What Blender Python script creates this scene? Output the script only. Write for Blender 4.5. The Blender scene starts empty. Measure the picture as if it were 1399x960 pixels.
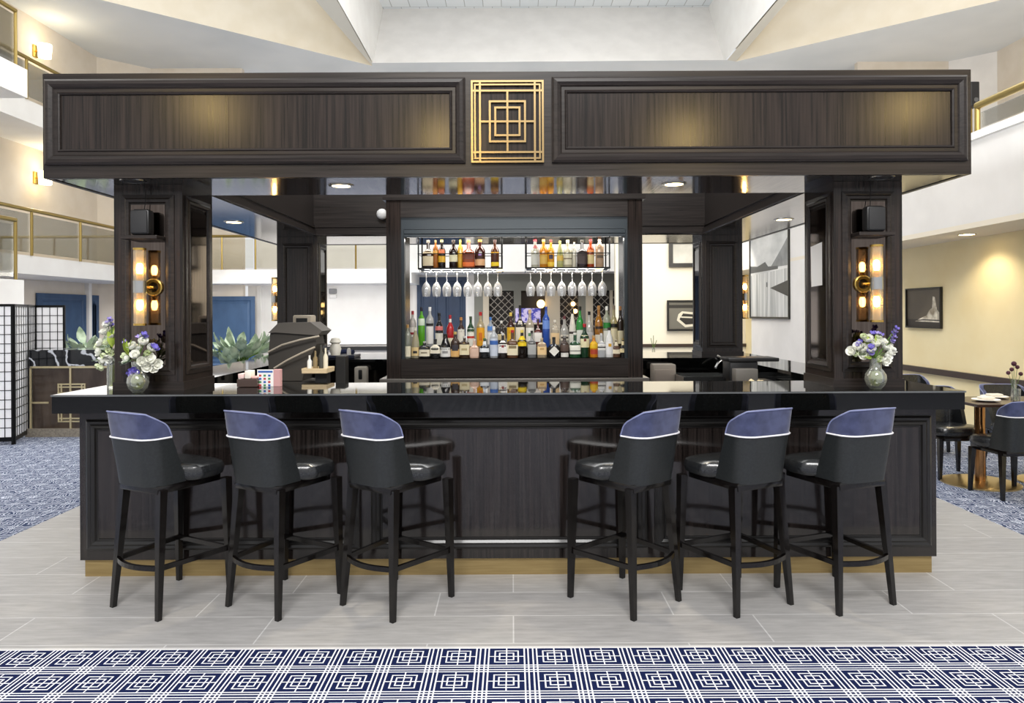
import bpy, bmesh, math, random
from mathutils import Vector, Matrix
random.seed(7)
sc = bpy.context.scene
COL = sc.collection
PI = math.pi
F = 980.0; CX = 699.5; HY = 427.0; EYE = 1.52; ROLL = 0.0047

# ------------------------------------------------------------------ pixel -> world helpers (photo 1399x960)
def W(x, y, d):
    y = y + (x - CX) * ROLL
    return Vector(((x - CX) / F * d, d, EYE + (HY - y) / F * d))
def G(x, y, z=0.0):
    yc = y + (x - CX) * ROLL
    d = F * (EYE - z) / (yc - HY)
    return Vector(((x - CX) / F * d, d, z))
def WX(x, y, X):
    d = X * F / (x - CX)
    return W(x, y, d)
def px(x, d): return (x - CX) / F * d
def pz(y, d): return EYE + (HY - y) / F * d

# ------------------------------------------------------------------ materials
def lin(c):
    if isinstance(c, str):
        c = [int(c[i:i + 2], 16) / 255 for i in (0, 2, 4)]
    return tuple((v / 12.92 if v <= .04045 else ((v + .055) / 1.055) ** 2.4) for v in c[:3]) + (1,)
MATS = {}
def mat(name, col, rough=.5, metal=0, spec=.5, ior=1.5, coat=0, em=None, es=0, trans=0, alpha=1):
    if name in MATS: return MATS[name]
    m = bpy.data.materials.new(name); m.use_nodes = True
    b = m.node_tree.nodes['Principled BSDF']
    b.inputs['Base Color'].default_value = lin(col)
    b.inputs['Roughness'].default_value = rough
    b.inputs['Metallic'].default_value = metal
    b.inputs['Specular IOR Level'].default_value = spec
    b.inputs['IOR'].default_value = ior
    b.inputs['Coat Weight'].default_value = coat
    b.inputs['Coat Roughness'].default_value = .05
    b.inputs['Transmission Weight'].default_value = trans
    b.inputs['Alpha'].default_value = alpha
    if em is not None:
        b.inputs['Emission Color'].default_value = lin(em)
        b.inputs['Emission Strength'].default_value = es
    MATS[name] = m
    return m
def nd(m, t, **kw):
    n = m.node_tree.nodes.new(t)
    for k, v in kw.items(): setattr(n, k, v)
    return n
def lk(m, a, b): m.node_tree.links.new(a, b)
def mth(m, op, a, b=None):
    n = nd(m, 'ShaderNodeMath', operation=op)
    for i, v in enumerate((a, b)):
        if v is None: continue
        if isinstance(v, (int, float)): n.inputs[i].default_value = v
        else: lk(m, v, n.inputs[i])
    return n.outputs[0]
def noise_mat(name, c1, c2, scale=(1, 1, 1), nscale=5, detail=4, rough=.5, metal=0, lo=.35, hi=.65, bump=0, coat=0, ior=1.5, spec=.5, rvar=0):
    if name in MATS: return MATS[name]
    m = mat(name, c1, rough, metal, spec, ior, coat)
    b = m.node_tree.nodes['Principled BSDF']
    tc = nd(m, 'ShaderNodeTexCoord'); mp = nd(m, 'ShaderNodeMapping'); mp.inputs['Scale'].default_value = scale
    lk(m, tc.outputs['Object'], mp.inputs['Vector'])
    n = nd(m, 'ShaderNodeTexNoise'); n.inputs['Scale'].default_value = nscale; n.inputs['Detail'].default_value = detail
    lk(m, mp.outputs[0], n.inputs['Vector'])
    r = nd(m, 'ShaderNodeValToRGB')
    r.color_ramp.elements[0].position = lo; r.color_ramp.elements[1].position = hi
    r.color_ramp.elements[0].color = lin(c1); r.color_ramp.elements[1].color = lin(c2)
    lk(m, n.outputs['Fac'], r.inputs['Fac']); lk(m, r.outputs['Color'], b.inputs['Base Color'])
    if bump:
        bp = nd(m, 'ShaderNodeBump'); bp.inputs['Strength'].default_value = bump; bp.inputs['Distance'].default_value = .01
        lk(m, n.outputs['Fac'], bp.inputs['Height']); lk(m, bp.outputs[0], b.inputs['Normal'])
    if rvar:
        mr = nd(m, 'ShaderNodeMapRange'); mr.inputs['To Min'].default_value = rough; mr.inputs['To Max'].default_value = rough + rvar
        lk(m, n.outputs['Fac'], mr.inputs['Value']); lk(m, mr.outputs[0], b.inputs['Roughness'])
    return m

WOOD = noise_mat('dark_wood', '191513', '332a26', (55, 55, 1.2), 1.6, 5, .17, coat=0, spec=.36, rvar=.05)
WOODH = noise_mat('dark_wood_rail', '1f1a17', '302926', (1.5, 55, 55), 1.6, 5, .24, coat=0, spec=.36, rvar=.12)
BARWOOD = noise_mat('bar_front_wood', '120f0e', '2a2422', (60, 60, 1.0), 1.6, 5, .08, coat=.2, ior=1.55, rvar=.04)
BARTRIM = mat('bar_trim_wood', '161413', .3, ior=1.5, coat=.1)
TOPM = mat('black_gloss_top', '0a0b0b', .035, ior=1.5)
SOFF = noise_mat('smoked_soffit', '77716b', '9a938b', (40, 1.5, 1), 1.5, 3, .05, 1.0, rvar=.07)
SMIRROR = noise_mat('smoked_mirror', '5a504a', '6a605a', (40, 40, 1.5), 1.5, 3, .05, 1.0)
BRASS = mat('brass', 'c9a95c', .25, 1)
BRASSR = mat('brass_rail', 'a8935a', .3, 1)
BRASSK = noise_mat('brass_kick', '9a8458', 'a89264', (2, 2, 40), 2, 3, .45, .6)
PLAQ = mat('satin_brass', 'a8916a', .24, 1)
WHITE = noise_mat('white_plaster', 'ece9e4', 'f1efea', (1, 1, 1), 2, 3, .8)
CREAM = noise_mat('cream_plaster', 'e9dfca', 'eee5d2', (1, 1, 1), 2, 3, .8)
BEIGE = noise_mat('beige_plaster', 'd6cbbb', 'dcd2c4', (1, 1, 1), 2, 3, .85)
LBEIGE = noise_mat('light_beige_plaster', 'dedad5', 'e5e1dc', (1, 1, 1), 2, 3, .85)
YELLOWW = noise_mat('warm_cream_plaster', 'ead9ab', 'efe0b6', (1, 1, 1), 2, 3, .8)
GREYC = noise_mat('pale_grey_ceiling', 'd3d7da', 'dde0e2', (.6, .6, .6), 1, 2, .75)
GREIGE = noise_mat('greige_plaster', '8d857a', '978f84', (1, 1, 1), 2, 3, .8)
BLUEP = noise_mat('blue_paint', '2f4a6b', '385476', (2, 2, 1), 2, 3, .5)
BLUED = noise_mat('dark_blue_paint', '1e2f48', '263852', (2, 2, 1), 2, 3, .6)
BLACK = mat('black_plastic', '1a1a1b', .45)
SPKM = mat('speaker_grille', '2a2a2b', .7)
DARKM = mat('black_metal', '121212', .35, .6)
LEATHER = noise_mat('black_leather', '1e2022', '26282a', (1, 1, 1), 60, 3, .24, bump=.03, ior=1.6)
SHELLM = noise_mat('black_vinyl_back', '1f2223', '272a2b', (1, 1, 1), 80, 3, .42, bump=.03)
VELVET = noise_mat('blue_velvet', '2b3152', '434a6e', (1, 1, 1), 14, 4, .75)
MATS['blue_velvet'].node_tree.nodes['Principled BSDF'].inputs['Sheen Weight'].default_value = .25
PIPEW = mat('white_piping', 'f2f1f4', .5)
PIPEB = mat('lilac_piping', '7f86ad', .5)
LEGM = mat('espresso_leg', '0d0a09', .2, coat=.1, ior=1.5)
STEEL = mat('brushed_steel', 'b9bab9', .25, 1)
CHROME = mat('chrome', 'd9dadb', .08, 1)
COPPER = mat('copper_tube', 'b3865a', .2, 1)
PAPER = mat('white_paper', 'efedea', .8)
GREENL = noise_mat('leaf_green', '7f9679', 'b9c9ae', (1, 1, 1), 14, 3, .45)
GREENB = noise_mat('bright_leaf', '8fa83e', 'b9cc5c', (1, 1, 1), 14, 3, .5)
STEMG = mat('stem_green', '5d7a35', .5)
PETW = mat('white_petal', 'f6f6ec', .6)
PETG = mat('greenish_petal', 'e3ebc4', .6)
PETP = mat('violet_petal', '7a6fc4', .6)
PETL = mat('lilac_petal', 'a79ad8', .6)
BULB = mat('warm_bulb', 'ffd890', .5, em='ffd08a', es=80)
GLOW = mat('soft_bulb', 'ffd890', .5, em='ffd080', es=6)
DOWNL = mat('downlight_lens', 'fff1d0', .5, em='ffe3a8', es=14)
SHADEG = mat('glowing_shade', 'fff4d8', .5, em='ffedc0', es=7)

def clear_mat(name, tint, edge, mixg=.12, diff=0.0, ef=.45):
    m = bpy.data.materials.new(name); m.use_nodes = True
    nt = m.node_tree; nt.nodes.clear()
    out = nd(m, 'ShaderNodeOutputMaterial')
    tr = nd(m, 'ShaderNodeBsdfTransparent'); tr.inputs[0].default_value = lin(tint)
    gl = nd(m, 'ShaderNodeBsdfGlossy'); gl.inputs['Roughness'].default_value = .03
    df = nd(m, 'ShaderNodeBsdfDiffuse'); df.inputs[0].default_value = lin(edge)
    lw = nd(m, 'ShaderNodeLayerWeight'); lw.inputs['Blend'].default_value = .35
    a = nd(m, 'ShaderNodeMixShader'); b = nd(m, 'ShaderNodeMixShader')
    f1 = mth(m, 'ADD', mth(m, 'MULTIPLY', lw.outputs['Facing'], ef), diff)
    lk(m, f1, a.inputs[0]); lk(m, tr.outputs[0], a.inputs[1]); lk(m, df.outputs[0], a.inputs[2])
    f2 = mth(m, 'ADD', mth(m, 'MULTIPLY', lw.outputs['Fresnel'], .8), mixg * .3)
    lk(m, f2, b.inputs[0]); lk(m, a.outputs[0], b.inputs[1]); lk(m, gl.outputs[0], b.inputs[2])
    lk(m, b.outputs[0], out.inputs[0])
    MATS[name] = m
    return m
GLASS = clear_mat('clear_glass', 'f4f7f5', 'f2f4f2', .12, .03)
WGLASS = clear_mat('wine_glass_clear', 'fdfefe', 'ffffff', .5, .26, .75)  # white diffuse rim painted in for the bright edges of clear glass
PANEG = clear_mat('balustrade_glass', 'fbfbf7', 'e6e6e0', .05, .0, .02)
SCG = clear_mat('sconce_glass', 'fff8e8', 'fff0cc', .2, .08, .3)
VASEG = clear_mat('vase_glass', 'fbfdf6', 'f6faec', .5, .04, .5)
WATER = clear_mat('greenish_water', 'eef2c8', 'dfe88c', .2, .38, .2)  # pale diffuse share stands in for light refracted through the vase

# floor tile
def tile_mat():
    m = mat('porcelain_tile', 'b6b3b0', .38, spec=.35)
    b = m.node_tree.nodes['Principled BSDF']
    tc = nd(m, 'ShaderNodeTexCoord')
    br = nd(m, 'ShaderNodeTexBrick'); br.offset = .33
    br.inputs['Scale'].default_value = 1; br.inputs['Brick Width'].default_value = 1.2; br.inputs['Row Height'].default_value = .3
    br.inputs['Mortar Size'].default_value = .004; br.inputs['Mortar Smooth'].default_value = .3
    br.inputs['Color1'].default_value = lin('aba9a8'); br.inputs['Color2'].default_value = lin('b4b2b0'); br.inputs['Mortar'].default_value = lin('d2d1d0')
    lk(m, tc.outputs['Object'], br.inputs['Vector'])
    mp = nd(m, 'ShaderNodeMapping'); mp.inputs['Scale'].default_value = (2, 14, 1); lk(m, tc.outputs['Object'], mp.inputs[0])
    n = nd(m, 'ShaderNodeTexNoise'); n.inputs['Scale'].default_value = 2.5; n.inputs['Detail'].default_value = 8; n.inputs['Roughness'].default_value = .65
    lk(m, mp.outputs[0], n.inputs['Vector'])
    r = nd(m, 'ShaderNodeValToRGB'); r.color_ramp.elements[0].color = (.78, .78, .78, 1); r.color_ramp.elements[1].color = (1.1, 1.1, 1.1, 1)
    r.color_ramp.elements[0].position = .3; r.color_ramp.elements[1].position = .7
    lk(m, n.outputs['Fac'], r.inputs[0])
    mx = nd(m, 'ShaderNodeMix', data_type='RGBA', blend_type='MULTIPLY'); mx.inputs[0].default_value = 1
    lk(m, br.outputs['Color'], mx.inputs[6]); lk(m, r.outputs[0], mx.inputs[7]); lk(m, mx.outputs[2], b.inputs['Base Color'])
    return m
TILE = tile_mat()
def carpet_mat(name, P, ox, oy, c0='16204a', c1='e6e8f2', dist=0.0):
    m = mat(name, c0, .95, spec=.1)
    b = m.node_tree.nodes['Principled BSDF']
    tc = nd(m, 'ShaderNodeTexCoord'); vec = tc.outputs['Object']
    if dist:
        n = nd(m, 'ShaderNodeTexNoise'); n.inputs['Scale'].default_value = 9; n.inputs['Detail'].default_value = 2
        lk(m, vec, n.inputs['Vector'])
        mx = nd(m, 'ShaderNodeVectorMath', operation='MULTIPLY_ADD'); mx.inputs[1].default_value = (dist, dist, 0)
        lk(m, n.outputs['Color'], mx.inputs[0]); lk(m, vec, mx.inputs[2]); vec = mx.outputs[0]
    sx = nd(m, 'ShaderNodeSeparateXYZ'); lk(m, vec, sx.inputs[0])
    def cell(s, off):
        t = mth(m, 'DIVIDE', mth(m, 'SUBTRACT', s, off), P)
        t = mth(m, 'ADD', t, .5)
        t = mth(m, 'SUBTRACT', mth(m, 'FRACT', mth(m, 'ADD', t, 1000.0)), .5)
        return mth(m, 'ABSOLUTE', t)
    u = cell(sx.outputs[0], ox); v = cell(sx.outputs[1], oy)
    d = mth(m, 'MAXIMUM', u, v)
    def line(s, at, w): return mth(m, 'LESS_THAN', mth(m, 'ABSOLUTE', mth(m, 'SUBTRACT', s, at)), w)
    parts = [line(u, .37, .015), line(u, .45, .015), line(v, .37, .015), line(v, .45, .015), line(d, .24, .0145), line(d, .145, .0145)]
    cross = mth(m, 'MULTIPLY', mth(m, 'LESS_THAN', mth(m, 'MINIMUM', u, v), .013), mth(m, 'LESS_THAN', d, .37))
    parts.append(cross)
    acc = parts[0]
    for p in parts[1:]: acc = mth(m, 'MAXIMUM', acc, p)
    n2 = nd(m, 'ShaderNodeTexNoise'); n2.inputs['Scale'].default_value = 500; lk(m, tc.outputs['Object'], n2.inputs['Vector'])
    mix = nd(m, 'ShaderNodeMix', data_type='RGBA'); lk(m, acc, mix.inputs[0]); mix.inputs[6].default_value = lin(c0); mix.inputs[7].default_value = lin(c1)
    bp = nd(m, 'ShaderNodeBump'); bp.inputs['Strength'].default_value = .3; bp.inputs['Distance'].default_value = .004
    lk(m, n2.outputs['Fac'], bp.inputs['Height']); lk(m, bp.outputs[0], b.inputs['Normal'])
    lk(m, mix.outputs[2], b.inputs['Base Color'])
    return m
CARPET = carpet_mat('lattice_carpet', .2125, -.031, 3.172, c0='172148', c1='f4f4fa')
CARPET2 = carpet_mat('loop_carpet', .2125, -.031, 3.172, c0='36425f', c1='c9cedb', dist=.10)
def marble_mat():
    m = mat('black_marble', '14161a', .1)
    b = m.node_tree.nodes['Principled BSDF']
    tc = nd(m, 'ShaderNodeTexCoord')
    w = nd(m, 'ShaderNodeTexWave'); w.inputs['Scale'].default_value = 2.2; w.inputs['Distortion'].default_value = 14; w.inputs['Detail'].default_value = 4; w.bands_direction = 'DIAGONAL'
    lk(m, tc.outputs['Object'], w.inputs['Vector'])
    r = nd(m, 'ShaderNodeValToRGB'); r.color_ramp.elements[0].position = .86; r.color_ramp.elements[1].position = .97
    r.color_ramp.elements[0].color = lin('15171b'); r.color_ramp.elements[1].color = lin('c9ccd2')
    lk(m, w.outputs['Fac'], r.inputs[0]); lk(m, r.outputs[0], b.inputs['Base Color'])
    return m
MARBLE = marble_mat()
def plank_mat():
    m = mat('white_plank', 'eceff0', .6)
    b = m.node_tree.nodes['Principled BSDF']
    tc = nd(m, 'ShaderNodeTexCoord')
    br = nd(m, 'ShaderNodeTexBrick'); br.offset = .5
    br.inputs['Scale'].default_value = 1; br.inputs['Brick Width'].default_value = .58; br.inputs['Row Height'].default_value = 1.2
    br.inputs['Mortar Size'].default_value = .012
    br.inputs['Color1'].default_value = lin('e4e9ec'); br.inputs['Color2'].default_value = lin('eef1f2'); br.inputs['Mortar'].default_value = lin('b7b9b9')
    lk(m, tc.outputs['Object'], br.inputs['Vector']); lk(m, br.outputs['Color'], b.inputs['Base Color'])
    return m
PLANK = plank_mat()

# ------------------------------------------------------------------ mesh builder
class MB:
    def __init__(s, smooth=False): s.v = []; s.f = []; s.m = []; s.mi = 0; s.smooth = smooth
    def add(s, vs, fs):
        o = len(s.v); s.v += [tuple(p) for p in vs]
        for f in fs: s.f.append([i + o for i in f]); s.m.append(s.mi)
    def box(s, x0, x1, y0, y1, z0, z1):
        if x0 > x1: x0, x1 = x1, x0
        if y0 > y1: y0, y1 = y1, y0
        if z0 > z1: z0, z1 = z1, z0
        s.add([(x0, y0, z0), (x1, y0, z0), (x1, y1, z0), (x0, y1, z0), (x0, y0, z1), (x1, y0, z1), (x1, y1, z1), (x0, y1, z1)],
              [(0, 3, 2, 1), (4, 5, 6, 7), (0, 1, 5, 4), (1, 2, 6, 5), (2, 3, 7, 6), (3, 0, 4, 7)])
        return s
    def cbox(s, x0, x1, y0, y1, z0, z1, c=.01):
        """box with chamfered edges"""
        bm = bmesh.new()
        bmesh.ops.create_cube(bm, size=1)
        for v in bm.verts:
            v.co = Vector(((x0 + x1) / 2 + v.co.x * (x1 - x0), (y0 + y1) / 2 + v.co.y * (y1 - y0), (z0 + z1) / 2 + v.co.z * (z1 - z0)))
        bmesh.ops.bevel(bm, geom=bm.edges[:], offset=c, segments=2, affect='EDGES', profile=.5)
        bm.verts.index_update()
        s.add([v.co[:] for v in bm.verts], [[v.index for v in f.verts] for f in bm.faces]); bm.free()
        return s
    def quad(s, *p): s.add(p, [tuple(range(len(p)))]); return s
    def cyl(s, p0, p1, r0, r1=None, n=12, cap=True):
        r1 = r0 if r1 is None else r1
        p0, p1 = Vector(p0), Vector(p1); d = (p1 - p0).normalized()
        a = d.orthogonal().normalized(); b = d.cross(a)
        vs = []
        for p, r in ((p0, r0), (p1, r1)):
            for i in range(n):
                t = 2 * PI * i / n; vs.append(p + (a * math.cos(t) + b * math.sin(t)) * r)
        fs = [(i, (i + 1) % n, n + (i + 1) % n, n + i) for i in range(n)]
        if cap: fs += [tuple(range(n - 1, -1, -1)), tuple(range(n, 2 * n))]
        s.add(vs, fs); return s
    def tube(s, pts, r, n=8, closed=False):
        pts = [Vector(p) for p in pts]; k = len(pts); vs = []
        prev = None
        for i, p in enumerate(pts):
            if closed: d = pts[(i + 1) % k] - pts[i - 1]
            else: d = pts[min(i + 1, k - 1)] - pts[max(i - 1, 0)]
            d.normalize()
            if prev is None: a = d.orthogonal().normalized()
            else: a = (prev - d * prev.dot(d)).normalized()
            prev = a; b = d.cross(a); rr = r[i] if isinstance(r, (list, tuple)) else r
            for j in range(n):
                t = 2 * PI * j / n; vs.append(p + (a * math.cos(t) + b * math.sin(t)) * rr)
        fs = []
        for i in range(k if closed else k - 1):
            for j in range(n):
                i2 = (i + 1) % k
                fs.append((i * n + j, i * n + (j + 1) % n, i2 * n + (j + 1) % n, i2 * n + j))
        if not closed: fs += [tuple(range(n - 1, -1, -1)), tuple(range((k - 1) * n, k * n))]
        s.add(vs, fs); return s
    def lathe(s, prof, c=(0, 0, 0), n=16, e=2.0, sx=1, sy=1):
        """prof: (radius, z); e = cross-section exponent (2 round, 5 squarish)"""
        c = Vector(c); vs = []; k = len(prof)
        for r, z in prof:
            for j in range(n):
                t = 2 * PI * (j + .5) / n; ct, st = math.cos(t), math.sin(t)
                q = (abs(ct) ** e + abs(st) ** e) ** (-1 / e)
                vs.append(c + Vector((ct * q * r * sx, st * q * r * sy, z)))
        fs = []
        for i in range(k - 1):
            for j in range(n): fs.append((i * n + j, i * n + (j + 1) % n, (i + 1) * n + (j + 1) % n, (i + 1) * n + j))
        closed = tuple(prof[0]) == tuple(prof[-1])
        if not closed and prof[0][0] > 1e-4: fs.append(tuple(range(n - 1, -1, -1)))
        if not closed and prof[-1][0] > 1e-4: fs.append(tuple(range((k - 1) * n, k * n)))
        s.add(vs, fs); return s
    def ring(s, o, i, z0, z1):
        """o, i = (x0,x1,y0,y1) outer and inner rectangles"""
        def r(q): return [(q[0], q[2]), (q[1], q[2]), (q[1], q[3]), (q[0], q[3])]
        vs = [(x, y, z0) for x, y in r(o)] + [(x, y, z0) for x, y in r(i)] + [(x, y, z1) for x, y in r(o)] + [(x, y, z1) for x, y in r(i)]
        fs = []
        for a in range(4):
            b = (a + 1) % 4
            fs += [(a, 4 + a, 4 + b, b), (8 + a, 8 + b, 12 + b, 12 + a), (a, b, 8 + b, 8 + a), (4 + a, 12 + a, 12 + b, 4 + b)]
        s.add(vs, fs); return s
    def rects(s, O, U, V, w, h, prof, fill=False):
        """moulding: nested rectangles on the plane O + u*U + v*V; prof = (inset, out) pairs; out along U x V"""
        O, U, V = Vector(O), Vector(U).normalized(), Vector(V).normalized(); N = U.cross(V); vs = []
        for ins, out in prof:
            for a, b in ((ins, ins), (w - ins, ins), (w - ins, h - ins), (ins, h - ins)): vs.append(O + U * a + V * b + N * out)
        fs = []
        for k in range(len(prof) - 1):
            for a in range(4):
                b = (a + 1) % 4; fs.append((k * 4 + a, k * 4 + b, k * 4 + 4 + b, k * 4 + 4 + a))
        if fill: k = (len(prof) - 1) * 4; fs.append((k, k + 1, k + 2, k + 3))
        s.add(vs, fs); return s
    def ball(s, c, r, n=10, m=6, sz=1.0):
        prof = [(max(r * math.sin(PI * i / m), 0 if i in (0, m) else 0), -r * sz * math.cos(PI * i / m)) for i in range(m + 1)]
        return s.lathe(prof, c, n)
    def xf(s, M):
        s.v = [tuple(M @ Vector(p)) for p in s.v]; return s

def obj(name, mb, mats, parent=None, smooth=None, loc=None):
    me = bpy.data.meshes.new(name)
    me.from_pydata(mb.v, [], mb.f)
    if not isinstance(mats, (list, tuple)): mats = [mats]
    for m in mats: me.materials.append(m)
    for p, i in zip(me.polygons, mb.m): p.material_index = i
    me.validate(); me.update()
    bm = bmesh.new(); bm.from_mesh(me); bmesh.ops.remove_doubles(bm, verts=bm.verts[:], dist=1e-5); bmesh.ops.recalc_face_normals(bm, faces=bm.faces[:]); bm.to_mesh(me); bm.free()
    sm = mb.smooth if smooth is None else smooth
    if sm:
        for p in me.polygons: p.use_smooth = True
        me.set_sharp_from_angle(angle=math.radians(40))
    o = bpy.data.objects.new(name, me); COL.objects.link(o)
    if parent is not None: o.parent = parent
    if loc is not None: o.location = loc
    return o
def tag(o, label, cat, group=None, kind=None):
    o['label'] = label; o['category'] = cat
    if group: o['group'] = group
    if kind: o['kind'] = kind
    return o
def thing(name, label, cat, loc=(0, 0, 0), rotz=0, group=None, kind=None):
    o = bpy.data.objects.new(name, None); COL.objects.link(o); o.empty_display_size = .1
    o.location = loc; o.rotation_euler = (0, 0, rotz)
    return tag(o, label, cat, group, kind)
def struct(name, mb, m, smooth=False):
    o = obj(name, mb, m, smooth=smooth); o['kind'] = 'structure'; return o
def part(name, o, mb, m, smooth=False):
    """mesh given in WORLD coordinates under thing o (o unrotated)"""
    off = -o.location if o.parent is None else -(o.location + o.parent.location)
    mb.v = [tuple(Vector(p) + off) for p in mb.v]
    return obj(name, mb, m, o, smooth)
def dup(root, loc=None, rotz=None, label=None, group=None):
    r = root.copy(); COL.objects.link(r)
    if loc is not None: r.location = loc
    if rotz is not None: r.rotation_euler = (0, 0, rotz)
    if label: r['label'] = label
    if group: r['group'] = group
    for ch in list(root.children):
        c = ch.copy(); COL.objects.link(c); c.parent = r
        for g in list(ch.children):
            d = g.copy(); COL.objects.link(d); d.parent = c
    return r

# ------------------------------------------------------------------ camera
cam = bpy.data.cameras.new('camera'); co = bpy.data.objects.new('camera', cam); COL.objects.link(co)
co.location = (0, 0, EYE)
cam.sensor_width = 36; cam.lens = 36 * F / 1399; cam.shift_y = -(480 - HY) / 1399; cam.shift_x = 0
cam.clip_start = .05; cam.clip_end = 200
co.rotation_euler = (Matrix.Rotation(PI / 2, 3, 'X') @ Matrix.Rotation(-math.atan(ROLL), 3, 'Z')).to_euler()
sc.camera = co

XC = -.023
# ================================================================== SETTING
struct('floor', MB().box(-3.45, 3.45, 3.26, 10.5, -.05, 0), TILE)
o = struct('floor_carpet_front', MB().box(-14, 14, -6, 3.26, -.05, .001), CARPET)
struct('floor_carpet_left', MB().box(-13, -3.45, 3.26, 23, -.05, .001), CARPET2)
struct('floor_carpet_right', MB().box(3.45, 13, 3.26, 23, -.05, .001), CARPET2)
struct('floor_carpet_back', MB().box(-3.45, 3.45, 10.5, 23, -.05, .001), CARPET2)
struct('trim_1', MB().box(-13, 13, 3.25, 3.265, -.05, .003), mat('tile_edge', 'd8d6d4', .4))

HC = 7.4; ZC = EYE + HC       # main ceiling
def C(x, y): p = W(x, y, F * HC / (HY - y - (x - CX) * ROLL)); return (p.x, p.y)
wl = -11.9; fy = 21.6
# left side
struct('wall_left', MB().box(wl - .2, wl, 0, 20.6, 0, ZC), BEIGE)
struct('wall_left_corner', MB().quad((wl, 20.6, 0), (-10.85, fy, 0), (-10.85, fy, ZC), (wl, 20.6, ZC)), BEIGE)
struct('wall_far_left', MB().box(-10.85, -8.1, fy, fy + .2, 0, ZC), BEIGE)
struct('wall_far', MB().box(-8.1, 14, 22.6, 22.8, 0, ZC), LBEIGE)
# right side: low dining bay
struct('wall_right', MB().box(5.86, 6.06, 3.4, 18.2, 0, 2.44), YELLOWW)
struct('ceiling_dining', MB().box(5.14, 6.06, 3.4, 18.2, 2.44, 2.5), mat('warm_ceiling', 'e3d9c6', .8))
struct('wall_right_bulkhead', MB().box(5.14, 5.3, 3.4, 18.2, 2.5, 3.48), LBEIGE)
struct('trim_2', MB().box(5.08, 5.32, 3.4, 18.2, 3.40, 3.48), WHITE)
struct('wall_right_partition', MB().box(5.14, 5.86, 12.6, 15.4, 0, 2.44), LBEIGE)
struct('wall_right_return', MB().box(2.6, 5.86, 18.0, 18.2, 0, 3.75), mat('far_cream', 'ebe2cc', .8))
struct('trim_3', MB().box(5.81, 5.86, 3.4, 12.6, .64, .72), mat('chair_rail', '3a2c22', .35))
struct('trim_4', MB().box(2.6, 5.86, 17.95, 18.0, .64, .72), MATS['chair_rail'])
struct('wall_right_upper', MB().box(13.9, 14.1, 0, 20.5, 3.3, ZC), BEIGE)
struct('wall_right_upper_corner', MB().quad((13.9, 20.5, 3.3), (13.0, 21.3, 3.3), (13.0, 21.3, ZC), (13.9, 20.5, ZC)), LBEIGE)
struct('wall_far_right', MB().box(10.3, 13.0, 21.3, 21.5, 3.3, ZC), BEIGE)
struct('floor_gallery_right', MB().box(5.3, 13.9, 3.4, 22.6, 3.2, 3.3), LBEIGE)
# ---- galleries (balconies)
gx = -10.4; gy = 20.7
def slab(name, x0, x1, y0, y1, z0, z1): return struct(name, MB().box(x0, x1, y0, y1, z0, z1), WHITE)
slab('balcony_left_lower', wl, gx, 3, gy, 2.40, 2.80)
slab('balcony_far_lower', -10.4, px(562, gy), gy, 22.6, 2.40, 2.80)
slab('balcony_far_middle', px(562, gy), 3.5, gy, 22.6, 2.70, 2.80)
slab('balcony_left_upper', wl, gx, 3, 20.6, 5.67, 6.15)
slab('balcony_far_parapet', px(531, gy), px(868, gy), gy, gy + .12, 2.80, 3.56)
slab('balcony_bay_upper', gx, -9.1, 3, 13.5, 5.60, 6.13)
slab('wall_stair_landing', wl + .1, -9.1, 3, 13.38, 0.0, 2.17)

def railing(name, p0, p1, z0, z1, n, label, cap0=True, r=.03, glass=True, group=None):
    c = ((p0[0] + p1[0]) / 2, (p0[1] + p1[1]) / 2, z0)
    t = thing(name, label, 'railing', c, group=group)
    P0, P1 = Vector((p0[0], p0[1], 0)), Vector((p1[0], p1[1], 0)); d = (P1 - P0).normalized(); s = Vector((-d.y, d.x, 0))
    part('top_rail', t, MB(True).tube([P0 + Vector((0, 0, z1)), P1 + Vector((0, 0, z1))], r * 1.4, 10), BRASSR, True)
    for i in range(n):
        q = P0.lerp(P1, i / (n - 1))
        part('post', t, MB(True).tube([q + Vector((0, 0, z0)), q + Vector((0, 0, z1))], r, 8), BRASSR, True)
        if glass and i < n - 1:
            q2 = P0.lerp(P1, (i + 1) / (n - 1)); a = q + d * .06; b = q2 - d * .06
            m = MB(); vs = []
            for e in (-.006, .006):
                vs += [a + s * e + Vector((0, 0, z0 + .06)), b + s * e + Vector((0, 0, z0 + .06)), b + s * e + Vector((0, 0, z1 - .09)), a + s * e + Vector((0, 0, z1 - .09))]
            m.add(vs, [(0, 1, 2, 3), (7, 6, 5, 4), (0, 4, 5, 1), (1, 5, 6, 2), (2, 6, 7, 3), (3, 7, 4, 0)])
            part('glass_panel', t, m, PANEG)
    return t
gl = gx + .03
railing('gallery_railing', (gl, 12), (gl, 20.75), 2.8, 3.78, 6, 'long brass and glass railing of the lower gallery on the left')
railing('gallery_railing', (gl, 20.85), (px(531, gy), 20.85), 2.8, 3.78, 8, 'brass and glass railing of the far gallery behind the bar')
railing('gallery_railing', (-9.2, 8), (-9.2, 13.3), 2.17, 3.28, 4, 'brass railing of the stair landing above the folding screen')
railing('gallery_railing', (-9.25, 8), (-9.25, 13.4), 6.13, 7.2, 4, 'brass railing of the upper bay at the top left corner')
railing('gallery_railing', (gl, 12), (gl, 20.4), 6.15, 7.03, 6, 'upper gallery railing passing behind the canopy beside a lit sconce')
railing('gallery_railing', (5.2, 5.2), (5.2, 8.0), 3.48, 3.80, 4, 'low brass and glass railing on the right bulkhead')

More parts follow.
